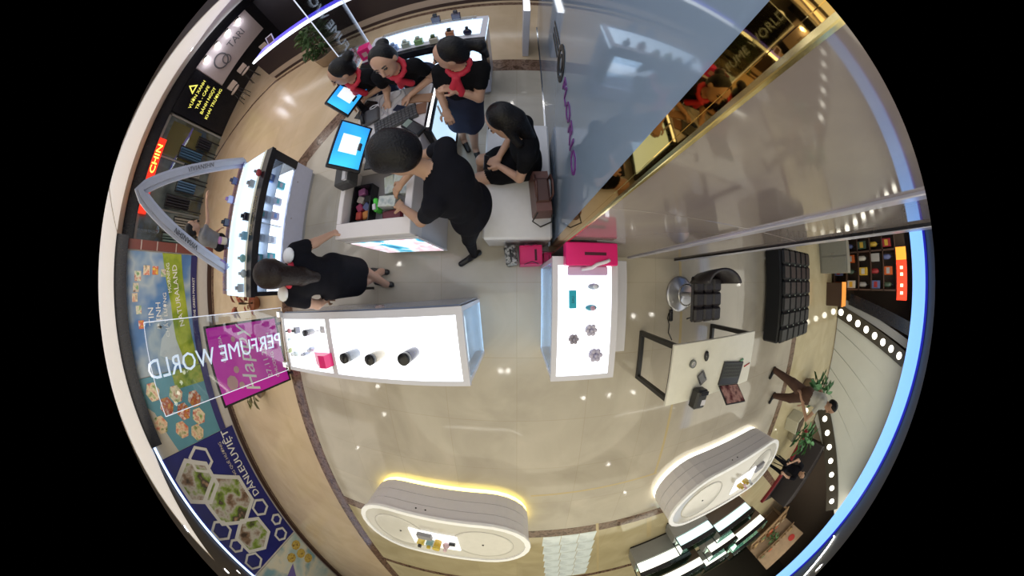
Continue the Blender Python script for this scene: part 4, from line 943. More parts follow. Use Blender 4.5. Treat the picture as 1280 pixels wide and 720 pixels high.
# everything on the cash desk sits on its 97 cm high top (tray floor 77 cm)
for o in [o for o in D.objects if o.name not in DESK0 and o.parent is None]:
    x, y, z = o.location; o.location = (x * .89, y * .88, .971 if z > .7 else (.768 if z < .62 else .768 + z - TZ))
monitor('touch monitor with blue screen facing the bending man on the cash desk', (-1.115, .99, .971), -PI / 2 - .06, .20, .28, .70, scr)
monitor('touch monitor with blue screen facing the assistants on the cash desk corner', (-1.36, 1.56, .971), -2.0, .17, .28, .62, scr)

# work table things
TT = .751
t = thing('laptop', 'black laptop open on the white work table', 'laptop', (*Pt(914, 466, .76)[:2], TT), -.16)
b = MB(); b.box(-.185, -.13, 0, .185, .125, .022, .005); b.build('base', M('laptop_black', (.025, .025, .028), .35), t)
b = MB(); b.box(-.165, -.05, .0222, .165, .105, .024); kb = b.build('keyboard', M('laptop_keys', (.06, .065, .055), .5), t)
kk = None
for i in range(12):
    for j in range(4):
        if kk is None: b = MB(); b.box(-.011, -.014, .024, .011, .014, .027, .001); kk = b.build('key', M('laptop_key', (.03, .03, .03), .5), kb); kk.location = (-.148 + .027 * i, -.028 + .037 * j, 0)
        else: shared('key', kk, kb, (-.148 + .027 * i, -.028 + .037 * j, 0))
b = MB(); b.T = Matrix.Translation((0, -.13, .02)) @ Matrix.Rotation(.62, 4, 'X'); b.box(-.185, -.008, 0, .185, .004, .245, .004); lid = b.build('lid', M('laptop_black'), t)
b = MB(); b.T = Matrix.Translation((0, -.13, .02)) @ Matrix.Rotation(.62, 4, 'X'); b.box(-.17, .0042, .012, .17, .005, .232); b.build('screen', pictmat('laptop_screen', [(.015, .01, .012), (.06, .02, .02), (.22, .12, .10), (.03, .012, .014)], 7., 3., .2, emit=.5), lid)
t = thing('label_printer', 'black label printer with white label beside the laptop', 'printer', (*Pt(872, 497, .80)[:2], TT), -.1)
b = MB(); b.box(-.075, -.10, 0, .075, .10, .12, .02); b.build('housing', M('printer_black', (.02, .02, .022), .4), t); b = MB(); b.box(.0, -.06, .1205, .06, .0, .122); b.build('label', white, t)
b = MB(); b.box(-.06, .05, .12, .06, .09, .135, .004); b.build('lid', black, t)
t = thing('computer_mouse', 'black computer mouse on the white work table', 'mouse', (*Pt(883, 445, .76)[:2], TT), .1)
b = MB(); b.ell((0, 0, .012), (.03, .055, .022)); b.build('shell', black, t); b = MB(); b.box(-.004, .02, .030, .004, .035, .036); b.build('wheel', M('mid_grey_plastic'), t)
t = thing('tape_roll', 'grey tape roll lying on the white work table', 'tape roll', (*Pt(866, 455, .76)[:2], TT))
b = MB(); b.ringprism(ngon(0, 0, .04, 20), ngon(0, 0, .026, 20), 0, .022); b.build('tape', M('tape_grey', (.15, .16, .15), .4), t); b = MB(); b.ringprism(ngon(0, 0, .025, 20), ngon(0, 0, .021, 20), .001, .021); b.build('core', white, t)
t = thing('plastic_pouch', 'clear crumpled plastic pouch beside the laptop', 'pouch', (*Pt(877, 472, .76)[:2], TT), .6)
b = MB(); b.box(-.05, -.07, 0, .05, .07, .03, .012); b.build('pouch', glassmat('pouch_film', (.75, .75, .78), .5, .2), t); b = MB(); b.box(-.03, -.045, .005, .03, .045, .015); b.build('label', M('pouch_label', (.55, .56, .58), .5), t)
t = thing('pen', 'red pen at the right end of the white work table', 'pen', (*Pt(934, 456, .76)[:2], TT), .2)
b = MB(); b.T = Matrix.Translation((0, 0, .006)); b.tube([(-.06, 0, 0), (.05, 0, 0)], .006); b.build('barrel', M('pen_red', (.55, .02, .02), .4), t); b = MB(); b.T = Matrix.Translation((0, 0, .006)); b.tube([(.05, 0, 0), (.065, 0, 0)], [.006, .002]); b.build('tip', chrome, t)
simple('eraser', 'small green eraser beside the red pen', 'eraser', (*Pt(927, 450, .76)[:2], TT), lambda b: b.box(-.03, -.012, 0, .03, .012, .02, .003), M('green_eraser', (.12, .28, .16), .5), .2)
b = MB(); b.tube([(-.03, .04, .006), (-.05, -.02, .006), (-.02, -.1, .006), (-.03, -.2, .006), (.03, -.3, .006)], .006); b.box(-.03, -.06, 0, .02, .08, .035, .008)
x, y, _ = Pt(838, 395, 0); t = thing('power_strip', 'black power strip and cable on the floor between chair and table', 'power strip', (x, y, 0.002), .05)
b.build('strip', black, t)
# things on the oval counters
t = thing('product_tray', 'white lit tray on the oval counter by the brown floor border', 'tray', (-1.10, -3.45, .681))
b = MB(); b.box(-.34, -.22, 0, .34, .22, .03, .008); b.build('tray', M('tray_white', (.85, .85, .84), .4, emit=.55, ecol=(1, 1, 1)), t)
b = MB(); b.box(-.20, .10, .031, .0, .20, .10, .004); b.build('grey_pad', M('grey_pad', (.28, .28, .31), .5), t)
for k, (dx, dy, c1, c2, kd, lab) in enumerate(((-.18, -.02, (.62, .46, .06), (.02, .02, .02), 'box', 'yellow jar with black cap on the white tray'), (-.05, .0, (.25, .40, .40), (.55, .42, .05), 'box', 'teal bottle with yellow cap on the white tray'), (.06, .02, (.60, .40, .05), (.6, .45, .06), 'cyl', 'amber tube on the white tray'), (.17, -.02, (.60, .42, .48), (.7, .5, .55), 'crystal', 'pink pointed bottle on the white tray'))):
    bottle(lab, (-1.10 + dx, -3.45 + dy, .712), kd, .05, .16, c1, c2)
b = MB(); b.T = Matrix.Translation((0, 0, .03)) @ Matrix.Rotation(PI / 2, 4, 'Y'); b.cyl(0, 0, -.04, .04, .03, n=14); tag(b.build('tape_roll', black, None, (-1.10 + .26, -3.45 + .04, .712)), 'small black roll at the end of the white tray', 'roll')
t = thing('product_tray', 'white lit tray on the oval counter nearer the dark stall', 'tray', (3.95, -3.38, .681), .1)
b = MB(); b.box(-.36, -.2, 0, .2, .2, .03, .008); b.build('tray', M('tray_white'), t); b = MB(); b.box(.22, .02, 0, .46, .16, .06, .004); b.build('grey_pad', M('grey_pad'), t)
for k, (dx, dy, c1, c2, kd, lab) in enumerate(((-.24, .0, (.55, .38, .05), (.5, .35, .05), 'box', 'yellow bottle on the tray nearer the dark stall'), (-.12, .05, (.50, .36, .06), (.45, .3, .05), 'box', 'second yellow bottle on the tray nearer the dark stall, beside the pad'), (-.05, -.12, (.62, .40, .46), (.6, .4, .5), 'crystal', 'pink bottle at the front of the tray nearer the dark stall'), (.1, -.1, (.55, .58, .60), (.3, .3, .32), 'crystal', 'clear bottle at the front of the tray nearer the dark stall'))):
    bottle(lab, (3.95 + dx, -3.38 + dy, .712), kd, .05, .15, c1, c2)
# ================================================================ PLANTS, STALLS AND SHOPS FURTHER OFF
def plant(label, loc_, h, r, n, pot_c, leaf_c, name='potted_plant', leaf=.16):
    t = thing(name, label, 'plant', loc_)
    ph = h * .28
    b = MB(); b.lathe([(r * .42, 0), (r * .5, .02), (r * .6, ph - .02), (r * .62, ph), (r * .52, ph), (r * .5, ph - .03), (.01, ph - .03)], n=18); b.build('pot', M('pot_%.2f' % pot_c[0], pot_c, .5), t)
    b = MB(); b.tube([(0, 0, ph - .04), (.01, .0, h * .55), (0, .01, h * .8)], .018); b.build('stem', M('stem_brown', (.10, .07, .04), .7), t)
    rnd = random.Random(int(abs(loc_[0] * 100) + abs(loc_[1] * 37)))
    lm = [M('leaf_%.2f_a' % leaf_c[1], leaf_c, .5, var=.3), M('leaf_%.2f_b' % leaf_c[1], tuple(min(1, c * 1.8 + .02) for c in leaf_c), .5, var=.3)]
    base = []
    for q in range(2):
        b = MB(); L = leaf
        b.add([(0, 0, 0), (L * .35, L * .22, .02), (L * .8, L * .14, .0), (L, 0, -.04), (L * .8, -L * .14, .0), (L * .35, -L * .22, .02), (L * .4, 0, -.01)], [(0, 1, 6), (1, 2, 6), (2, 3, 6), (3, 4, 6), (4, 5, 6), (5, 0, 6)])
        base.append(b)
    src = [None, None]
    for k in range(n):
        q = k % 2; a = rnd.uniform(0, 2 * PI); zz = ph + (h - ph) * rnd.uniform(.05, .95); rr = r * (1 - abs((zz - ph) / (h - ph) - .45)) * rnd.uniform(.1, .8)
        if src[q] is None: src[q] = base[q].build('leaf', lm[q], t); o = src[q]
        else: o = shared('leaf', src[q], t, (0, 0, 0))
        o.location = (rr * math.cos(a), rr * math.sin(a), zz); o.rotation_euler = (rnd.uniform(-.5, .5), rnd.uniform(-.8, .5), a + rnd.uniform(-.5, .5)); s = rnd.uniform(.7, 1.3); o.scale = (s, s, s)
    return t
plant('big leafy green bush in a pot by the dark bar', (-3.95, 4.75, 0), 1.15, .50, 298, (.30, .22, .15), (.035, .075, .02), leaf=.17)
plant('green potted plant beside the walking person, nearer the ottoman', (7.1, -2.55, 0), .85, .40, 70, (.30, .22, .12), (.03, .10, .03), leaf=.26)
plant('green potted plant beyond the walking person, nearer the dark stall', (7.3, -3.95, 0), .85, .42, 70, (.42, .38, .28), (.04, .13, .04), leaf=.26)
plant('small red-leaved plant behind the poster stand', (-4.5, -.35, 0), .55, .22, 26, (.35, .12, .05), (.22, .05, .02), leaf=.16)
plant('small spiky plant at the foot of the hoarding below the teal poster', (-4.9, -2.05, 0), .5, .25, 26, (.30, .2, .1), (.10, .09, .03), leaf=.2)
plant('low potted shrub on the market stall', (9.7 - .04 * .825 + .35 * .565, -9.5 - .04 * .565 - .35 * .825, .881), .6, .3, 40, (.35, .25, .15), (.06, .16, .05), leaf=.2)

# planter box with the plants
t = thing('planter_cube', 'pale square planter cube between the two potted plants', 'planter', (6.7, -3.35, 0), .3)
b = MB(); b.box(-.2, -.2, 0, .2, .2, .42, .01); b.build('cube', M('pale_cube', (.55, .52, .40), .5), t); b = MB(); b.box(-.17, -.17, .421, .17, .17, .44); b.build('soil', M('soil', (.06, .04, .02), .9), t)

# store shelving beyond the stone wall
t = sh = thing('store_shelf', 'tall brown store shelving full of goods beyond the stone wall end', 'shelf', (8.75, .95, 0))
bw = M('brown_shelf_wood', (.07, .035, .02), .5)
b = MB(); b.box(.35, -1.15, 0, .40, 1.3, 2.75); b.build('back_panel', M('shelf_back', (.10, .06, .03), .6), t)
for y in (-1.15, -.2, .55, 1.28):
    b = MB(); b.box(-.1, y, 0, .35, y + .04, 2.75); b.build('side_panel', bw, t)
for z in (.08, .55, 1.0, 1.45, 1.9, 2.35):
    b = MB(); b.box(-.1, -1.15, z, .35, 1.3, z + .035); b.build('shelf', bw, t)
goods = [((.50, .10, .02), 'orange'), ((.55, .35, .04), 'yellow'), ((.10, .12, .25), 'blue'), ((.50, .48, .40), 'cream'), ((.30, .02, .02), 'red'), ((.05, .08, .05), 'dark green'), ((.35, .33, .30), 'grey')]
rnd = random.Random(3)
gsrc = {}
for zi, z in enumerate((.116, .586, 1.036, 1.486, 1.936)):
    for k in range(7):
        c, nmg = goods[(zi * 3 + k * 2) % 7]; kd = (zi + k) % 2
        y = -1.0 + k * .33; 
        if abs(y + .18) < .1: y -= .05
        if abs(y - .57) < .13: y = .75
        lab = '%s %s on the store shelving beyond the stone wall' % (nmg, 'carton' if kd else 'bottle')
        t = thing('shelf_%s' % ('carton' if kd else 'bottle'), lab, 'carton' if kd else 'bottle', (8.75 + .02, .95 + y, z), 0., 'goods on the store shelving')
        if (c, kd) not in gsrc:
            b = MB()
            if kd: b.box(-.09, -.10, 0, .09, .10, .30, .008); p1 = b.build('box', M('goods_' + nmg, c, .45), t); b = MB(); b.box(-.092, -.07, .08, -.0905, .07, .2); p2 = b.build('print', M('goods_' + goods[(zi + k + 3) % 7][1], goods[(zi + k + 3) % 7][0], .45), t)
            else: b.lathe([(.06, 0), (.065, .02), (.065, .2), (.025, .26)], n=14); p1 = b.build('bottle_body', M('goods_' + nmg, c, .25), t); b = MB(); b.cyl(0, 0, .261, .32, .028, n=12); p2 = b.build('cap', black, t)
            gsrc[(c, kd)] = (p1, p2)
        else:
            p1, p2 = gsrc[(c, kd)]; shared(p1.name.split('.')[0], p1, t, (0, 0, 0)); shared(p2.name.split('.')[0], p2, t, (0, 0, 0))
t = thing('store_sign', 'glowing red store sign with orange panel above the store shelving', 'sign', (8.60, .35, 2.387))
b = MB(); b.box(0, -.75, 0, .04, .15, .36); b.build('red_panel', M('sign_red', (.7, .03, .01), .4, emit=.9, ecol=(1., .05, .01)), t)
b = MB(); b.box(0, .16, 0, .04, .45, .36); b.build('orange_panel', M('sign_orange', (.8, .3, .03), .4, emit=.8, ecol=(1., .35, .03)), t)
for yy in (-.62, -.45, -.2, -.05):
    b = MB(); b.box(-.006, yy, .12, -.0005, yy + .07, .22); b.build('glowing_mark', M('sign_letter', (1, .7, .4), .4, emit=1.6, ecol=(1, .7, .4)), t)
t = thing('store_counter', 'long low brown store counter with orange light below the store shelving', 'counter', (8.2, -.25, 0))
b = MB(); b.box(-.15, -.35, 0, .35, .25, .55, .01); b.build('body', bw, t); b = MB(); b.box(-.17, -.36, .551, .35, .26, .58); b.build('lit_top', M('orange_glow', (.7, .25, .05), .4, emit=.5, ecol=(1, .35, .06)), t)
t = thing('yellow_bin', 'yellow leaning crate in front of the store shelving', 'crate', (8.3, .55, 0), .3)
b = MB(); b.box(-.16, -.12, 0, .16, .12, .45, .01); b.build('crate', M('crate_yellow', (.50, .30, .03), .5), t); b = MB(); b.box(-.14, -.10, .451, .14, .10, .46); b.build('lid', M('crate_lid', (.35, .2, .03), .5), t)
t = thing('grey_cabinet', 'grey two door cabinet behind the ottoman', 'cabinet', (7.6, .62, 0))
b = MB(); b.box(-.2, -.4, 0, .2, .4, .9, .008); b.build('body', M('grey_cab', (.25, .24, .20), .5), t)
for s in (-1, 1):
    b = MB(); b.box(-.212, s * .2 - .18, .06, -.201, s * .2 + .18, .86, .004); d = b.build('door', M('grey_cab_door', (.30, .29, .24), .5), t)
    b = MB(); b.box(-.225, s * .05 - .01, .4, -.2125, s * .05 + .01, .5); b.build('handle', chrome, d)

# south-east showcases
def showcase(label, x, y, w, d, h, rz, body, glow):
    t = thing('showcase', label, 'showcase', (x, y, 0), rz)
    b = MB(); b.box(-w, -d, .05, w, d, h * .55, .006); b.build('base', body, t); b = MB(); b.box(-w, d - .03, h * .86, w, d, h, .003); b.build('top_rail', black, t); b = MB(); b.box(-w + .03, -d + .03, 0, w - .03, d - .03, .05); b.build('plinth', black, t)
    b = MB(); b.box(-w + .02, d - .03, h * .58, w - .02, d, h * .855, .004); b.build('front_light_panel', glow, t)
    for sx in (-1, 1):
        for sy in (-1, 1):
            b = MB(); b.box(sx * w - .02 if sx > 0 else -w, sy * d - .02 if sy > 0 else -d, h * .55, sx * w if sx > 0 else -w + .02, sy * d - .031 if sy > 0 else -d + .02, h); b.build('corner_post', black, t)
    b = MB(); b.box(-w, -d, h + .001, w, d, h + .02); b.build('glass_top', glassmat('teal_glass', (.6, .85, .8), .3), t)
    b = MB(); b.box(-w + .03, -d + .03, h * .62, w - .03, d - .04, h * .64); s = b.build('inner_shelf', M('showcase_green', (.5, .62, .50), .4, emit=.5, ecol=(.7, .95, .75)), t)
    for k in range(5):
        b = MB(); b.box(-w * .8 + k * w * .38, -.06, h * .641, -w * .8 + k * w * .38 + .08, .06, h * .641 + .10, .01); b.build('displayed_item', M('item_%d' % (k % 3), [(.6, .58, .5), (.3, .28, .24), (.5, .3, .3)][k % 3], .4), s)
    return t
wg = M('warm_white_light', (1, 1, .9), .4, emit=1.1, ecol=(1., .98, .85)); gb = M('grey_case', (.22, .22, .22), .35); gbr = M('bronze_case', (.09, .06, .045), .35)
showcase('grey showcase nearest the oval counter with teal glass top', 4.7, -5.25, .50, .22, .9, .25, gbr, M('teal_light', (.6, .8, .8), .4, emit=.8, ecol=(.65, .9, .9)))
showcase('small teal showcase left of the grey one nearest the oval counter', 3.45, -4.95, .40, .16, .85, .22, gb, M('teal_light'))
showcase('wide grey showcase with white light strip, leftmost of the far showcases', 2.95, -5.7, .55, .25, .9, .22, gb, wg)
showcase('bronze edged showcase with bright white strip, frontmost of the far showcases', 4.3, -7.7, .65, .28, .95, .22, gbr, wg)
showcase('pale showcase with white strip between the bronze edged ones', 5.25, -6.8, .42, .25, .9, .25, gb, wg)
showcase('bronze edged showcase with bright strip next to the dark stall', 6.7, -7.3, .62, .28, .95, .28, gbr, wg)
showcase('pale showcase behind the small one, toward the market stall', 5.9, -8.4, .45, .25, .9, .25, gb, wg)
showcase('green lit showcase farthest from the oval counters beside the market stall', 7.4, -8.6, .6, .3, .95, .28, gbr, M('green_light', (.6, .9, .7), .4, emit=.9, ecol=(.6, .95, .7)))
# dark stall with red edge, market stall
t = thing('dark_stall', 'dark carpeted stall platform with a red edge beyond the plants', 'platform', (9.1, -6.2, 0), -.35)
b = MB(); b.box(-.6, -1.3, 0, .55, 1.5, .10, .01); b.build('platform', M('dark_carpet', (.02, .012, .012), .9), t)
b = MB(); b.box(-.75, -1.3, 0, -.601, 1.5, .12, .01); b.build('red_edge', M('red_carpet', (.18, .01, .015), .8), t)
b = MB(); b.box(-.3, -1.1, .101, .5, 1.2, .95, .02); b.build('counter_block', M('stall_black', (.018, .012, .013), .6), t)
t = thing('market_stall', 'wooden market stall table with produce at the edge of the mall', 'stall', (9.7, -9.5, 0), .6)
b = MB(); b.box(-1.0, -.8, .82, 1.0, .8, .88, .01); b.build('tabletop', M('stall_wood', (.30, .19, .10), .6), t)
for sx in (-.9, .9):
    for sy in (-.7, .7):
        b = MB(); b.box(sx - .04, sy - .04, 0, sx + .04, sy + .04, .82); b.build('leg', M('stall_wood'), t)
b = MB(); b.box(-1.0, -.8, .1, 1.0, -.76, .8); b.build('skirt_board', M('stall_wood2', (.25, .15, .08), .6), t)
b = MB(); b.box(-1.0, -.86, 0, 1.0, -.81, 2.35, .01); b.build('back_board', M('stall_tan', (.42, .29, .18), .7, var=.25, scale=5.), t)
b = MB(); b.box(-1.0, -.81, 1.5, 1.0, -.45, 1.54, .006); b.build('upper_shelf', M('stall_wood'), t)
b = MB(); b.T = Matrix.Translation((.55, -.805, 2.0)) @ Matrix.Rotation(-PI / 2, 4, 'X'); b.prism(ngon(0, 0, .16, 16), 0, .02); b.build('red_disc_sign', M('stall_red', (.5, .04, .03), .5), t)
fr_ = [((.35, .22, .10), 'brown'), ((.45, .30, .12), 'tan'), ((.08, .16, .06), 'green'), ((.55, .10, .04), 'red'), ((.40, .32, .2), 'straw')]
for k in range(15):
    c, nmf = fr_[(k + k // 5) % 5]; u = -.8 + (k % 5) * .38; v = (-.35, .25, -.63)[k // 5]; zz_ = 1.541 if k >= 10 else .881; ca, sa = math.cos(.6), math.sin(.6)
    if k == 2: continue
    t = thing('produce_basket', '%s produce basket on the market stall, %s row' % (nmf, ('middle', 'front', 'upper shelf')[k // 5]), 'basket', (9.7 + u * ca - v * sa, -9.5 + u * sa + v * ca, zz_), .6)
    b = MB(); b.lathe([(.11, 0), (.15, .10), (.14, .10), (.10, .01)], n=14); b.build('basket', M('wicker', (.25, .16, .08), .8), t)
    for q in range(5):
        b = MB(); b.ell((.06 * math.cos(q * 1.26), .06 * math.sin(q * 1.26), .09), (.05, .05, .045), 8); b.build('fruit', M('produce_' + nmf, c, .5), t)
D.objects  # keep

# LED oval line fixtures in the ceiling above the oval counters
ledw = M('oval_led', (1, 1, 1), .4, emit=6., ecol=(1., .98, .88), var=0)
for (cx, cy, lab) in ((-1.0, -4.35, 'curved white LED line lamp in the ceiling above the yellow lit counter'), (3.6, -4.1, 'curved white LED line lamp in the ceiling above the other oval counter')):
    t = thing('led_line_lamp', lab, 'lamp', (cx, cy, CEIL))
    st_ = [p for p in stadium(0, 0, 1.25, .6, 8)]; pts_ = st_[9 - 3:9] + st_[9:9 + 4]
    pts_ = [(1.15, .30), (.95, .45), (.7, .5), (0, .5), (-.7, .5), (-.95, .45)]
    b = MB(); b.tube([(p[0], p[1], -.03) for p in pts_], .012, 6); b.build('led_line', ledw, t); b = MB(); b.box(-.7, .48, -.015, .7, .52, -.0005); b.build('track', white, t)
# ================================================================ PEOPLE
def sdf_mesh(prims, vox, pad=.05):
    """smooth union of capsules / ellipsoids -> one continuous surface (surface nets)"""
    lo = np.array([1e9] * 3); hi = -lo
    for p in prims:
        if p[0] == 'c':
            for c, r in ((p[1], p[3]), (p[2], p[4])): c = np.array(c); lo = np.minimum(lo, c - r); hi = np.maximum(hi, c + r)
        else:
            r = max(p[3]); c = np.array(p[1]); lo = np.minimum(lo, c - r); hi = np.maximum(hi, c + r)
    lo = lo - pad; n = np.ceil((hi + pad - lo) / vox).astype(int) + 1
    F = np.full(n, 1.0, np.float32); best = np.full(n, 1e3, np.float32); MT = np.zeros(n, np.int16)
    ax = [lo[i] + vox * np.arange(n[i]) for i in range(3)]
    for p in prims:
        k = p[-1]; mt = p[-2]; pr = p[5] if p[0] == 'c' else p[4]
        if p[0] == 'c':
            a, c = np.array(p[1], float), np.array(p[2], float); R = max(p[3], p[4]); bl = np.minimum(a, c) - R - .06; bh = np.maximum(a, c) + R + .06
        else: a = np.array(p[1], float); R = max(p[3]); bl = a - R - .06; bh = a + R + .06
        i0 = np.maximum(0, np.floor((bl - lo) / vox).astype(int)); i1 = np.minimum(n, np.ceil((bh - lo) / vox).astype(int) + 1)
        X, Y, Zz = np.meshgrid(ax[0][i0[0]:i1[0]], ax[1][i0[1]:i1[1]], ax[2][i0[2]:i1[2]], indexing='ij')
        if p[0] == 'c':
            d = c - a; L2 = max(1e-9, d @ d); t = np.clip(((X - a[0]) * d[0] + (Y - a[1]) * d[1] + (Zz - a[2]) * d[2]) / L2, 0, 1)
            dist = np.sqrt((X - a[0] - t * d[0]) ** 2 + (Y - a[1] - t * d[1]) ** 2 + (Zz - a[2] - t * d[2]) ** 2) - (p[3] + (p[4] - p[3]) * t)
        else:
            Rm = np.array(p[2]); q = [(X - a[0]) * Rm[i][0] + (Y - a[1]) * Rm[i][1] + (Zz - a[2]) * Rm[i][2] for i in range(3)]
            r = p[3]; k0 = np.sqrt(sum((q[i] / r[i]) ** 2 for i in range(3))); k1 = np.sqrt(sum((q[i] / r[i] ** 2) ** 2 for i in range(3))) + 1e-9
            dist = k0 * (k0 - 1) / k1
        dist = dist.astype(np.float32); sl = tuple(slice(i0[i], i1[i]) for i in range(3)); f = F[sl]
        if k > 0:
            h = np.clip(.5 + .5 * (f - dist) / k, 0, 1); F[sl] = f * (1 - h) + dist * h - k * h * (1 - h)
        else: F[sl] = np.minimum(f, dist)
        bb = best[sl]; db = dist - pr; m = db < bb; bb[m] = db[m]; MT[sl][m] = mt
    S = F < 0
    # cells with a sign change
    cnt = np.zeros(n - 1, np.int8)
    for dx in (0, 1):
        for dy in (0, 1):
            for dz in (0, 1): cnt += S[dx:n[0] - 1 + dx, dy:n[1] - 1 + dy, dz:n[2] - 1 + dz]
    act = (cnt > 0) & (cnt < 8); idx = np.full(n - 1, -1, np.int64); cells = np.argwhere(act); idx[act] = np.arange(len(cells))
    acc = np.zeros((len(cells), 3)); w = np.zeros(len(cells))
    cs = [(0, 0, 0), (1, 0, 0), (0, 1, 0), (1, 1, 0), (0, 0, 1), (1, 0, 1), (0, 1, 1), (1, 1, 1)]
    val = {c: F[cells[:, 0] + c[0], cells[:, 1] + c[1], cells[:, 2] + c[2]] for c in cs}
    for c in cs:
        for axx in range(3):
            if c[axx]: continue
            e = list(c); e[axx] = 1; e = tuple(e); va, vb = val[c], val[e]; m = (va < 0) != (vb < 0)
            t = np.where(m, va / np.where(m, va - vb, 1), 0)
            pt = np.repeat(np.array(c, float)[None], len(cells), 0); pt[:, axx] += t; acc[m] += pt[m]; w[m] += 1
    V = lo + vox * (cells + acc / w[:, None])
    faces = []; fm = []
    for axx in range(3):
        o1, o2 = [(1, 2), (2, 0), (0, 1)][axx]
        sl0 = [slice(None)] * 3; sl1 = [slice(None)] * 3; sl0[axx] = slice(0, n[axx] - 1); sl1[axx] = slice(1, n[axx])
        ch = S[tuple(sl0)] != S[tuple(sl1)]; E_ = np.argwhere(ch)
        ok = (E_[:, o1] > 0) & (E_[:, o2] > 0) & (E_[:, o1] < n[o1] - 1) & (E_[:, o2] < n[o2] - 1); E_ = E_[ok]
        ins = S[E_[:, 0], E_[:, 1], E_[:, 2]]
        def g(d1, d2): q = E_.copy(); q[:, o1] -= d1; q[:, o2] -= d2; return idx[q[:, 0], q[:, 1], q[:, 2]]
        quad = np.stack([g(1, 1), g(0, 1), g(0, 0), g(1, 0)], 1); quad[~ins] = quad[~ins][:, ::-1]
        q2 = E_.copy(); q2[~ins, axx] += 1
        faces.append(quad); fm.append(MT[q2[:, 0], q2[:, 1], q2[:, 2]])
    return V, np.concatenate(faces), np.concatenate(fm)

def sdf_obj(name, prims, mats, parent, base, vox):
    V, Fc, fm = sdf_mesh(prims, vox); V = V - np.array(base)
    me = D.meshes.new(name); me.from_pydata(V.tolist(), [], Fc.tolist())
    for m in mats: me.materials.append(m)
    me.polygons.foreach_set('material_index', fm.astype(np.int32)); me.polygons.foreach_set('use_smooth', np.ones(len(Fc), bool)); me.update()
    o = D.objects.new(name, me); COL.objects.link(o); o.parent = parent; return o

def nrm(v): v = np.array(v, float); return v / np.linalg.norm(v)
def frame(up, lat):
    u = nrm(up); l = np.array(lat, float); l = nrm(l - u * (l @ u)); return np.array([l, np.cross(u, l), u])   # rows: lateral, depth, up

skin = M('skin', (.52, .31, .22), .5, var=.08); skin2 = M('skin_tan', (.46, .27, .18), .5, var=.08)
hairb = M('black_hair', (.004, .003, .004), .42, bump=.5, scale=90., spec=.3); hairbr = M('brown_hair', (.013, .006, .005), .45, bump=.5, scale=90., spec=.3)
uni = M('black_uniform', (.005, .005, .007), .85, var=.3, spec=.15); nskirt = M('navy_skirt', (.022, .026, .055), .8, var=.2, spec=.2); red = M('red_scarf', (.55, .02, .05), .6, var=.15)
shoe = M('black_shoe', (.012, .012, .014), .3); lips = M('lips', (.40, .10, .09), .5); eye = M('eye_dark', (.02, .015, .015), .3)
graysh = M('grey_shirt', (.17, .17, .18), .8, var=.2); brownp = M('brown_trousers', (.075, .035, .022), .8, var=.2); whites = M('pale_shirt', (.50, .50, .46), .8); darks = M('dark_navy_clothes', (.006, .006, .010), .85, var=.3, spec=.15)

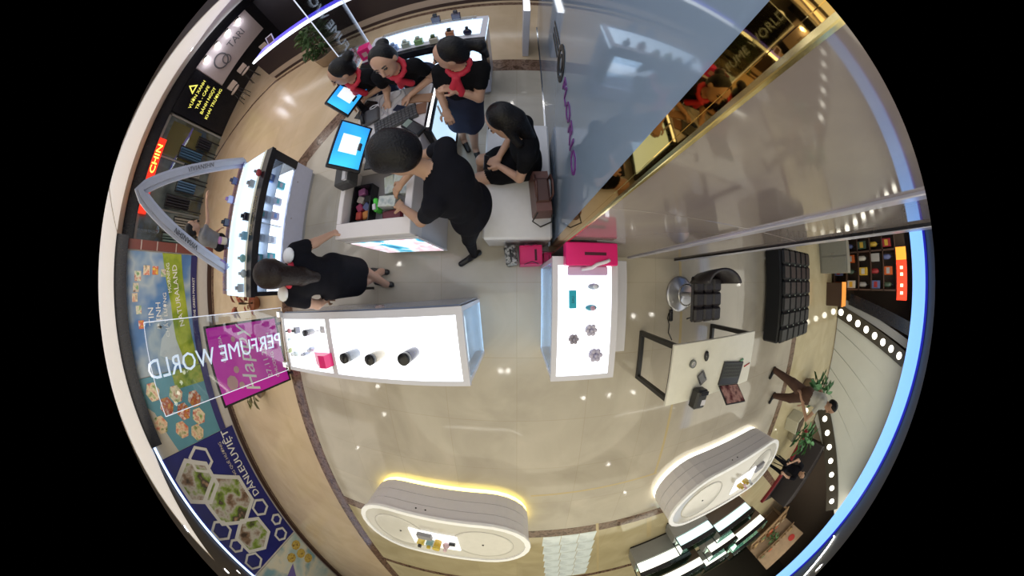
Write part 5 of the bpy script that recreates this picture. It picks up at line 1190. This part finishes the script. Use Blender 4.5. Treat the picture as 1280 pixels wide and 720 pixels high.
def person(label, J, top, low, foot, sk, hairm, hair, dress=None, scarf=None, vox=.008, sleeve=.5, bare_legs=True, hs=1.13, lw=1., tw=1., hem_at=.85):
    """J: joints in world metres. hair: 'short'|'bun'|'pony'|'long'"""
    g = {k: np.array(v, float) for k, v in J.items()}
    base = (*((g['al'] + g['ar']) / 2)[:2], min(0, 0)); base = (base[0], base[1], 0.)
    t = thing('person', label, 'person', base)
    lat = nrm(g['sl'] - g['sr']); up = nrm(g['che'] - g['pel']); Rt = frame(up, lat)
    fd = nrm(g['face'])
    hu = nrm(g['head'] - g['nec']); hu = nrm(hu - fd * (hu @ fd)) if abs(hu @ fd) < .98 else nrm(np.array([0, 0, 1]) - fd * fd[2])
    hl = np.cross(fd, hu); Rh = np.array([hl, fd, hu])   # lateral, forward, up
    H = g['head']; P_ = []
    def c(a, b_, ra, rb, m, k=.025, pr=0.): P_.append(('c', a, b_, ra, rb, pr, m, k))
    def e(ct, R, r, m, k=.03, pr=0.): P_.append(('e', ct, R, r, pr, m, k))
    def hp(x, y, z): return H + hs * (Rh[0] * x + Rh[1] * y + Rh[2] * z)
    def hr(*r): return tuple(hs * q for q in r)
    TOP, LOW, SK, SH, LI, EY, LEG = 0, 1, 2, 3, 4, 5, 6
    e(g['pel'], Rt, (.165 * tw, .12 * tw, .13), LOW); e(g['pel'] * .5 + g['che'] * .5, Rt, (.135 * tw, .105 * tw, .17), TOP); e(g['che'], Rt, (.16 * tw, .115 * tw, .17), TOP)
    c(g['sl'] * .92 + g['sr'] * .08, g['sr'] * .92 + g['sl'] * .08, .058, .058, TOP, .05)
    c(g['nec'] * .8 + g['che'] * .2, H - Rh[2] * .05 - fd * .01, .052, .048, SK, .02, -.003)
    # head
    e(hp(0, -.008, .02), Rh, hr(.074, .093, .100), SK, .02); e(hp(0, .028, -.052), Rh, hr(.055, .062, .062), SK, .03)
    c(hp(0, .088, .012), hp(0, .106, -.022), .009, .014, SK, .012); 
    for s in (-1, 1):
        e(hp(s * .076, -.005, -.005), Rh, (.012, .022, .032), SK, .008)
        e(hp(s * .031, .080, .012), Rh, (.015, .012, .008), EY, .003, .004); c(hp(s * .016, .086, .034), hp(s * .046, .076, .036), .006, .005, EY, .004, .004)
    e(hp(0, .083, -.058), Rh, (.023, .012, .009), LI, .004, .004)
    # arms and hands
    for s, sh_, el, wr in ((1, 'sl', 'el', 'wl'), (-1, 'sr', 'er', 'wr')):
        S_, E2, W2 = g[sh_], g[el], g[wr]; mid = S_ + (E2 - S_) * sleeve
        c(S_, mid, .058, .052, TOP, .03); c(mid * .9 + S_ * .1, E2, .043, .037, SK, .015, -.002); c(E2, W2, .037, .026, SK, .015)
        d = nrm(W2 - E2); side = np.cross(d, np.array([0, 0, 1.])); side = nrm(side) if np.linalg.norm(side) > .1 else lat; dn = np.cross(side, d); dn = -dn if dn[2] > 0 else dn
        pc = W2 + d * .045; e(pc, np.array([side, d, dn]), (.036, .05, .017), SK, .012)
        for i, (o, L) in enumerate(((-.027, .062), (-.009, .072), (.009, .068), (.027, .052))):
            a0 = W2 + d * .078 + side * o; a1 = a0 + d * L * .5 + dn * .008 + side * o * .15; a2 = a1 + d * L * .38 + dn * .026
            c(a0, a1, .0105, .0098, SK, .003); c(a1, a2, .0098, .0088, SK, .003)
        th0 = W2 + d * .03 + side * (-s * .030); th1 = th0 + d * .03 + side * (-s * .028) + dn * .01; th2 = th1 + d * .028 + dn * .012
        c(th0, th1, .0125, .011, SK, .006); c(th1, th2, .011, .0095, SK, .003)
    # legs
    for s, kn, an, tq in ((1, 'kl', 'al', 'tl'), (-1, 'kr', 'ar', 'tr')):
        hip = g['pel'] + lat * s * .085 - up * .03; K, A = g[kn], g[an]; T = g[tq]
        c(hip, K, .088 * lw, .06 * lw, LOW if not dress else LEG if dress == 'skirt' else LOW, .03); c(K, A, .056 * lw, .037 * lw, LEG, .02)
        fd2 = nrm(T); toe = A + fd2 * .17; toe[2] = .03; heel = A - fd2 * .045; heel[2] = .03; A2 = A.copy(); A2[2] = max(A2[2], .06)
        c(heel, toe, .034, .030, SH, .015, .004); c(A2, (heel + toe) / 2, .036, .034, SH if not bare_legs else LEG, .012)
    if dress:
        mk = g['kl'] * .5 + g['kr'] * .5
        hem = g['pel'] + (mk - g['pel']) * hem_at
        for s in (1, -1): c(g['pel'] + lat * s * .05, hem + lat * s * .06, .135, .125, LOW, .04, .02)
    body = sdf_obj('body', P_, [top, low, sk, foot, lips, eye, (sk if bare_legs else low)], t, base, vox)
    # hair
    Hh = []
    def hc(a, b_, ra, rb): Hh.append(('c', a, b_, ra, rb, 0., 0, .025))
    def he(ct, r): Hh.append(('e', ct, Rh, hr(*r), 0., 0, .025))
    he(hp(0, -.024, .036), (.083, .088, .095)); he(hp(0, -.048, -.01), (.078, .064, .085))
    if hair == 'fluffy': he(hp(0, -.02, .05), (.105, .108, .10)); he(hp(0, -.06, 0), (.10, .08, .10))
    if hair == 'bun': he(hp(0, -.125, .055), (.045, .042, .045))
    if hair == 'pony': hc(hp(0, -.105, .03), hp(0, -.17, -.02), .035, .04); hc(hp(0, -.17, -.02), hp(.01, -.175, -.15), .04, .02)
    if hair == 'long':
        hc(hp(0, -.07, -.02), g['nec'] - Rt[1] * 0 - fd * .07 - np.array([0, 0, .10]), .07, .055)
        for s in (1, -1): hc(hp(s * .065, -.02, .0), hp(s * .075, .0, -.14), .03, .03)
    if hair == 'longdown':
        bk_ = -Rt[1] if (Rt[1] @ fd) > 0 else Rt[1]
        hc(hp(0, -.08, -.02), g['che'] * .45 + g['nec'] * .55 + bk_ * .10, .065, .06); hc(g['che'] * .45 + g['nec'] * .55 + bk_ * .10, g['che'] * .9 + g['pel'] * .1 + bk_ * .12, .06, .035)
    sdf_obj('hair', Hh, [hairm], t, base, vox)
    if scarf:
        Sc = []; N = g['nec'] - up * .005
        fw = Rt[1] if (Rt[1] @ fd) > 0 else -Rt[1]
        ring = [N + (lat * math.cos(a) * .078 + fw * math.sin(a) * .078) - up * (.018 + .022 * math.sin(a)) for a in [2 * PI * k / 12 for k in range(12)]]
        for k in range(12): Sc.append(('c', ring[k], ring[(k + 1) % 12], .021, .021, 0., 0, .01))
        kn = N + fw * .10 - up * .05; Sc.append(('e', kn, Rt, (.03, .024, .026), 0., 0, .01))
        Sc.append(('c', kn, kn - up * .15 + fw * .03 + lat * .045, .024, .032, 0., 0, .01)); Sc.append(('c', kn, kn - up * .11 + fw * .035 - lat * .03, .022, .028, 0., 0, .01))
        sdf_obj('scarf', Sc, [scarf], t, base, vox)
    return t

def stand(x, y, f, h=1.6, lean=(0, 0), **over):
    """standing joints at (x, y) facing unit vector f; lean = forward shift of pelvis/head"""
    f = nrm((*f, 0)); l = np.array([-f[1], f[0], 0]); s = h / 1.65; o = np.array([x, y, 0.]); z = np.array([0, 0, 1.])
    lp, lh = lean
    pel = o + f * lp + z * .92 * s; che = o + f * (lp + (lh - lp) * .55) + z * (1.22 * s - .12 * max(0, lh - lp)); nec = o + f * (lp + (lh - lp) * .85) + z * (1.40 * s - .25 * max(0, lh - lp)); head = o + f * lh + z * (1.53 * s - .28 * max(0, lh - lp))
    sh = nec - z * .06 * s
    J = dict(pel=pel, che=che, nec=nec, head=head, face=f * .95 - z * .25, sl=sh + l * .165, sr=sh - l * .165, el=sh + l * .21 - z * .27, er=sh - l * .21 - z * .27, wl=sh + l * .2 - z * .50 + f * .08, wr=sh - l * .2 - z * .50 + f * .08,
             kl=o + l * .085 + z * .48 * s + f * .02, kr=o - l * .085 + z * .48 * s + f * .02, al=o + l * .085 + z * .07, ar=o - l * .085 + z * .07, tl=f, tr=f)
    J.update({k: np.array(v, float) for k, v in over.items()}); return J

# 1 woman standing by the west cabinet, seen from behind
wl_ = person('woman in black dress with long dark hair standing by the white display cabinet', stand(-1.50, .05, (-1, .12), 1.66, (-.0, .03), al=(-1.50, .12, .07), ar=(-1.44, -.02, .07), er=(-1.47, .29, 1.16), wr=(-1.44, .37, 1.02), el=(-1.52, -.17, 1.08), wl=(-1.62, -.14, .85), face=(-1, .1, -.25)), darks, darks, shoe, skin, hairbr, 'longdown', dress='dress', scarf=red, tw=1.08)
for cx_, cy_ in ((-1.49, .175), (-1.555, -.075)):
    b = MB(); b.ell((cx_ - wl_.location.x, cy_ - wl_.location.y, 1.41), (.06, .055, .03)); b.build('white_collar', M('white_collar', (.8, .8, .82), .6), wl_)
# 2 man bending over the desk tray
person('man in dark clothes bending over the cash desk tray', dict(pel=(-.31, .50, .93), che=(-.38, .55, 1.22), nec=(-.49, .60, 1.40), head=(-.605, .625, 1.50), face=(-.75, -.05, -.65), sl=(-.43, .38, 1.34), sr=(-.39, .75, 1.34), el=(-.585, .375, 1.12), wl=(-.78, .51, 1.01), er=(-.60, .84, 1.12), wr=(-.80, .70, 1.02),
       kl=(-.40, .36, .50), kr=(-.32, .60, .50), al=(-.43, .28, .07), ar=(-.32, .64, .07), tl=(-.8, -.5, 0), tr=(-1, .2, 0)), darks, darks, shoe, skin2, hairb, 'fluffy', sleeve=.5, bare_legs=False, tw=1.22)
# 3-5 assistants
person('assistant with hair bun and red scarf reading a white slip behind the cash desk', stand(-1.40, 1.97, (0, -1), 1.62, (.0, .3), che=(-1.37, 1.78, 1.20), nec=(-1.34, 1.66, 1.36), head=(-1.35, 1.62, 1.485), sl=(-1.20, 1.68, 1.30), sr=(-1.49, 1.72, 1.30), face=(-.80, -.55, -.30), el=(-1.20, 1.74, 1.07), wl=(-1.36, 1.69, 1.04), er=(-1.60, 1.78, 1.09), wr=(-1.50, 1.68, 1.03)), uni, nskirt, shoe, skin, hairb, 'bun', dress='skirt', scarf=red)
person('assistant with red scarf leaning across the desk with bent arm', stand(-.92, 1.96, (0, -1), 1.62, (.0, .3), che=(-.92, 1.70, 1.20), nec=(-.89, 1.55, 1.38), head=(-.90, 1.495, 1.51), sl=(-.75, 1.60, 1.33), sr=(-1.08, 1.60, 1.31), face=(.05, -.93, -.25), el=(-.66, 1.64, 1.13), wl=(-.88, 1.56, 1.03), er=(-1.12, 1.66, 1.08), wr=(-1.12, 1.58, 1.02)), uni, nskirt, shoe, skin, hairb, 'bun', dress='skirt', scarf=red)
person('assistant with ponytail and red scarf standing at the east side of the desk', stand(-.46, 1.53, (-.25, -1), 1.6, (.0, .0), pel=(-.46, 1.53, .92), che=(-.41, 1.50, 1.18), nec=(-.39, 1.47, 1.36), head=(-.42, 1.43, 1.49), sl=(-.235, 1.47, 1.29), sr=(-.55, 1.50, 1.29), el=(-.28, 1.37, 1.06), wl=(-.42, 1.36, 1.17), er=(-.60, 1.48, 1.05), wr=(-.56, 1.36, .98),
       kl=(-.43, 1.50, .48), kr=(-.56, 1.60, .48), al=(-.47, 1.52, .07), ar=(-.62, 1.66, .07), tl=(.3, -1, 0), tr=(.4, -.9, 0), face=(-.96, -.14, -.22)), uni, nskirt, shoe, skin, hairb, 'pony', dress='skirt', scarf=red, tw=1.05)
# 6 seated customer
person('customer with long black hair in a black dress sitting on the white bench', dict(pel=(.08, 1.06, .56), che=(.06, 1.03, .84), nec=(.03, 1.03, 1.02), head=(-.085, 1.06, 1.13), face=(-.75, -.05, -.66), sl=(.07, .86, .96), sr=(.06, 1.19, .96), el=(.02, .80, .74), wl=(-.14, .93, .70), er=(-.03, 1.22, .76), wr=(-.14, 1.03, .70),
       kl=(-.33, .91, .50), kr=(-.31, 1.10, .50), al=(-.37, .80, .07), ar=(-.38, 1.05, .07), tl=(-1, -.2, 0), tr=(-1, 0, 0)), uni, uni, shoe, skin, hairb, 'long', dress='skirt', sleeve=.4, hs=1.2, hem_at=.55)
# 7 walker
person('person in pale shirt and brown trousers walking past the potted plants', stand(5.05, -1.95, (-.6, -.8), 1.62, (.0, .05), al=(4.75, -1.62, .07), ar=(5.05, -2.22, .07), kl=(4.88, -1.78, .5), kr=(5.02, -2.12, .5), pel=(5.0, -1.95, .92), el=(5.3, -1.9, 1.08), er=(4.85, -2.3, 1.08)), whites, brownp, shoe, skin2, hairb, 'short', bare_legs=False, vox=.012, lw=1.6, tw=1.25)
# 8 man in grey behind the arch cabinet
person('man in grey shirt pointing beyond the white arch cabinet', stand(-4.45, .60, (.2, 1), 1.62, (.0, .10), head=(-4.42, .74, 1.48), face=(.25, .9, -.2), er=(-4.36, .86, 1.22), wr=(-4.36, 1.16, 1.32), el=(-4.68, .62, 1.1), wl=(-4.66, .80, .9)), graysh, darks, shoe, skin2, hairb, 'short', bare_legs=False, vox=.012, tw=1.2)
# 9 dark seated person by the dark stall
person('person in dark clothes sitting on a stool beside the dark stall', dict(pel=(7.0, -4.75, .56), che=(7.0, -4.72, .86), nec=(6.98, -4.70, 1.04), head=(6.93, -4.68, 1.16), face=(-.8, .3, -.4), sl=(6.9, -4.88, .98), sr=(7.05, -4.54, .98), el=(6.8, -4.9, .75), wl=(6.62, -4.75, .64), er=(6.98, -4.4, .75), wr=(6.75, -4.45, .64), kl=(6.6, -4.75, .52), kr=(6.65, -4.5, .52), al=(6.55, -4.72, .07), ar=(6.6, -4.45, .07), tl=(-1, .2, 0), tr=(-1, .2, 0)), darks, darks, shoe, skin2, hairb, 'short', bare_legs=False, vox=.014)
t = thing('round_stool', 'dark round stool under the seated person by the dark stall', 'stool', (7.05, -4.75, 0))
b = MB(); b.lathe([(.17, .40), (.18, .42), (.17, .445)], n=18); b.build('seat', black, t)
for k in range(3):
    b = MB(); b.tube([(.1 * math.cos(k * 2.1), .1 * math.sin(k * 2.1), .40), (.16 * math.cos(k * 2.1), .16 * math.sin(k * 2.1), 0)], .014); b.build('leg', blackm, t)
# held things
b = MB(); b.at(rx=.5, rz=.3); b.box(-.05, -.001, 0, .05, .001, .11); tag(b.build('paper_slip', whitem, None, (-1.46, 1.62, 1.06)), 'white paper slip held by the assistant with the hair bun', 'paper')
b = MB(); b.box(-.006, -.006, 0, .006, .006, .13, .002); tag(b.build('marker_pen', white, None, (-.575, 1.28, .99)), 'white marker held by the assistant with the ponytail', 'pen')
b = MB(); b.T = Matrix.Rotation(.5, 4, 'Y'); b.box(-.035, -.07, 0, .035, .07, .01, .003); tag(b.build('mobile_phone', black, None, (-.24, .98, .665)), 'black mobile phone in the hands of the seated customer', 'phone')
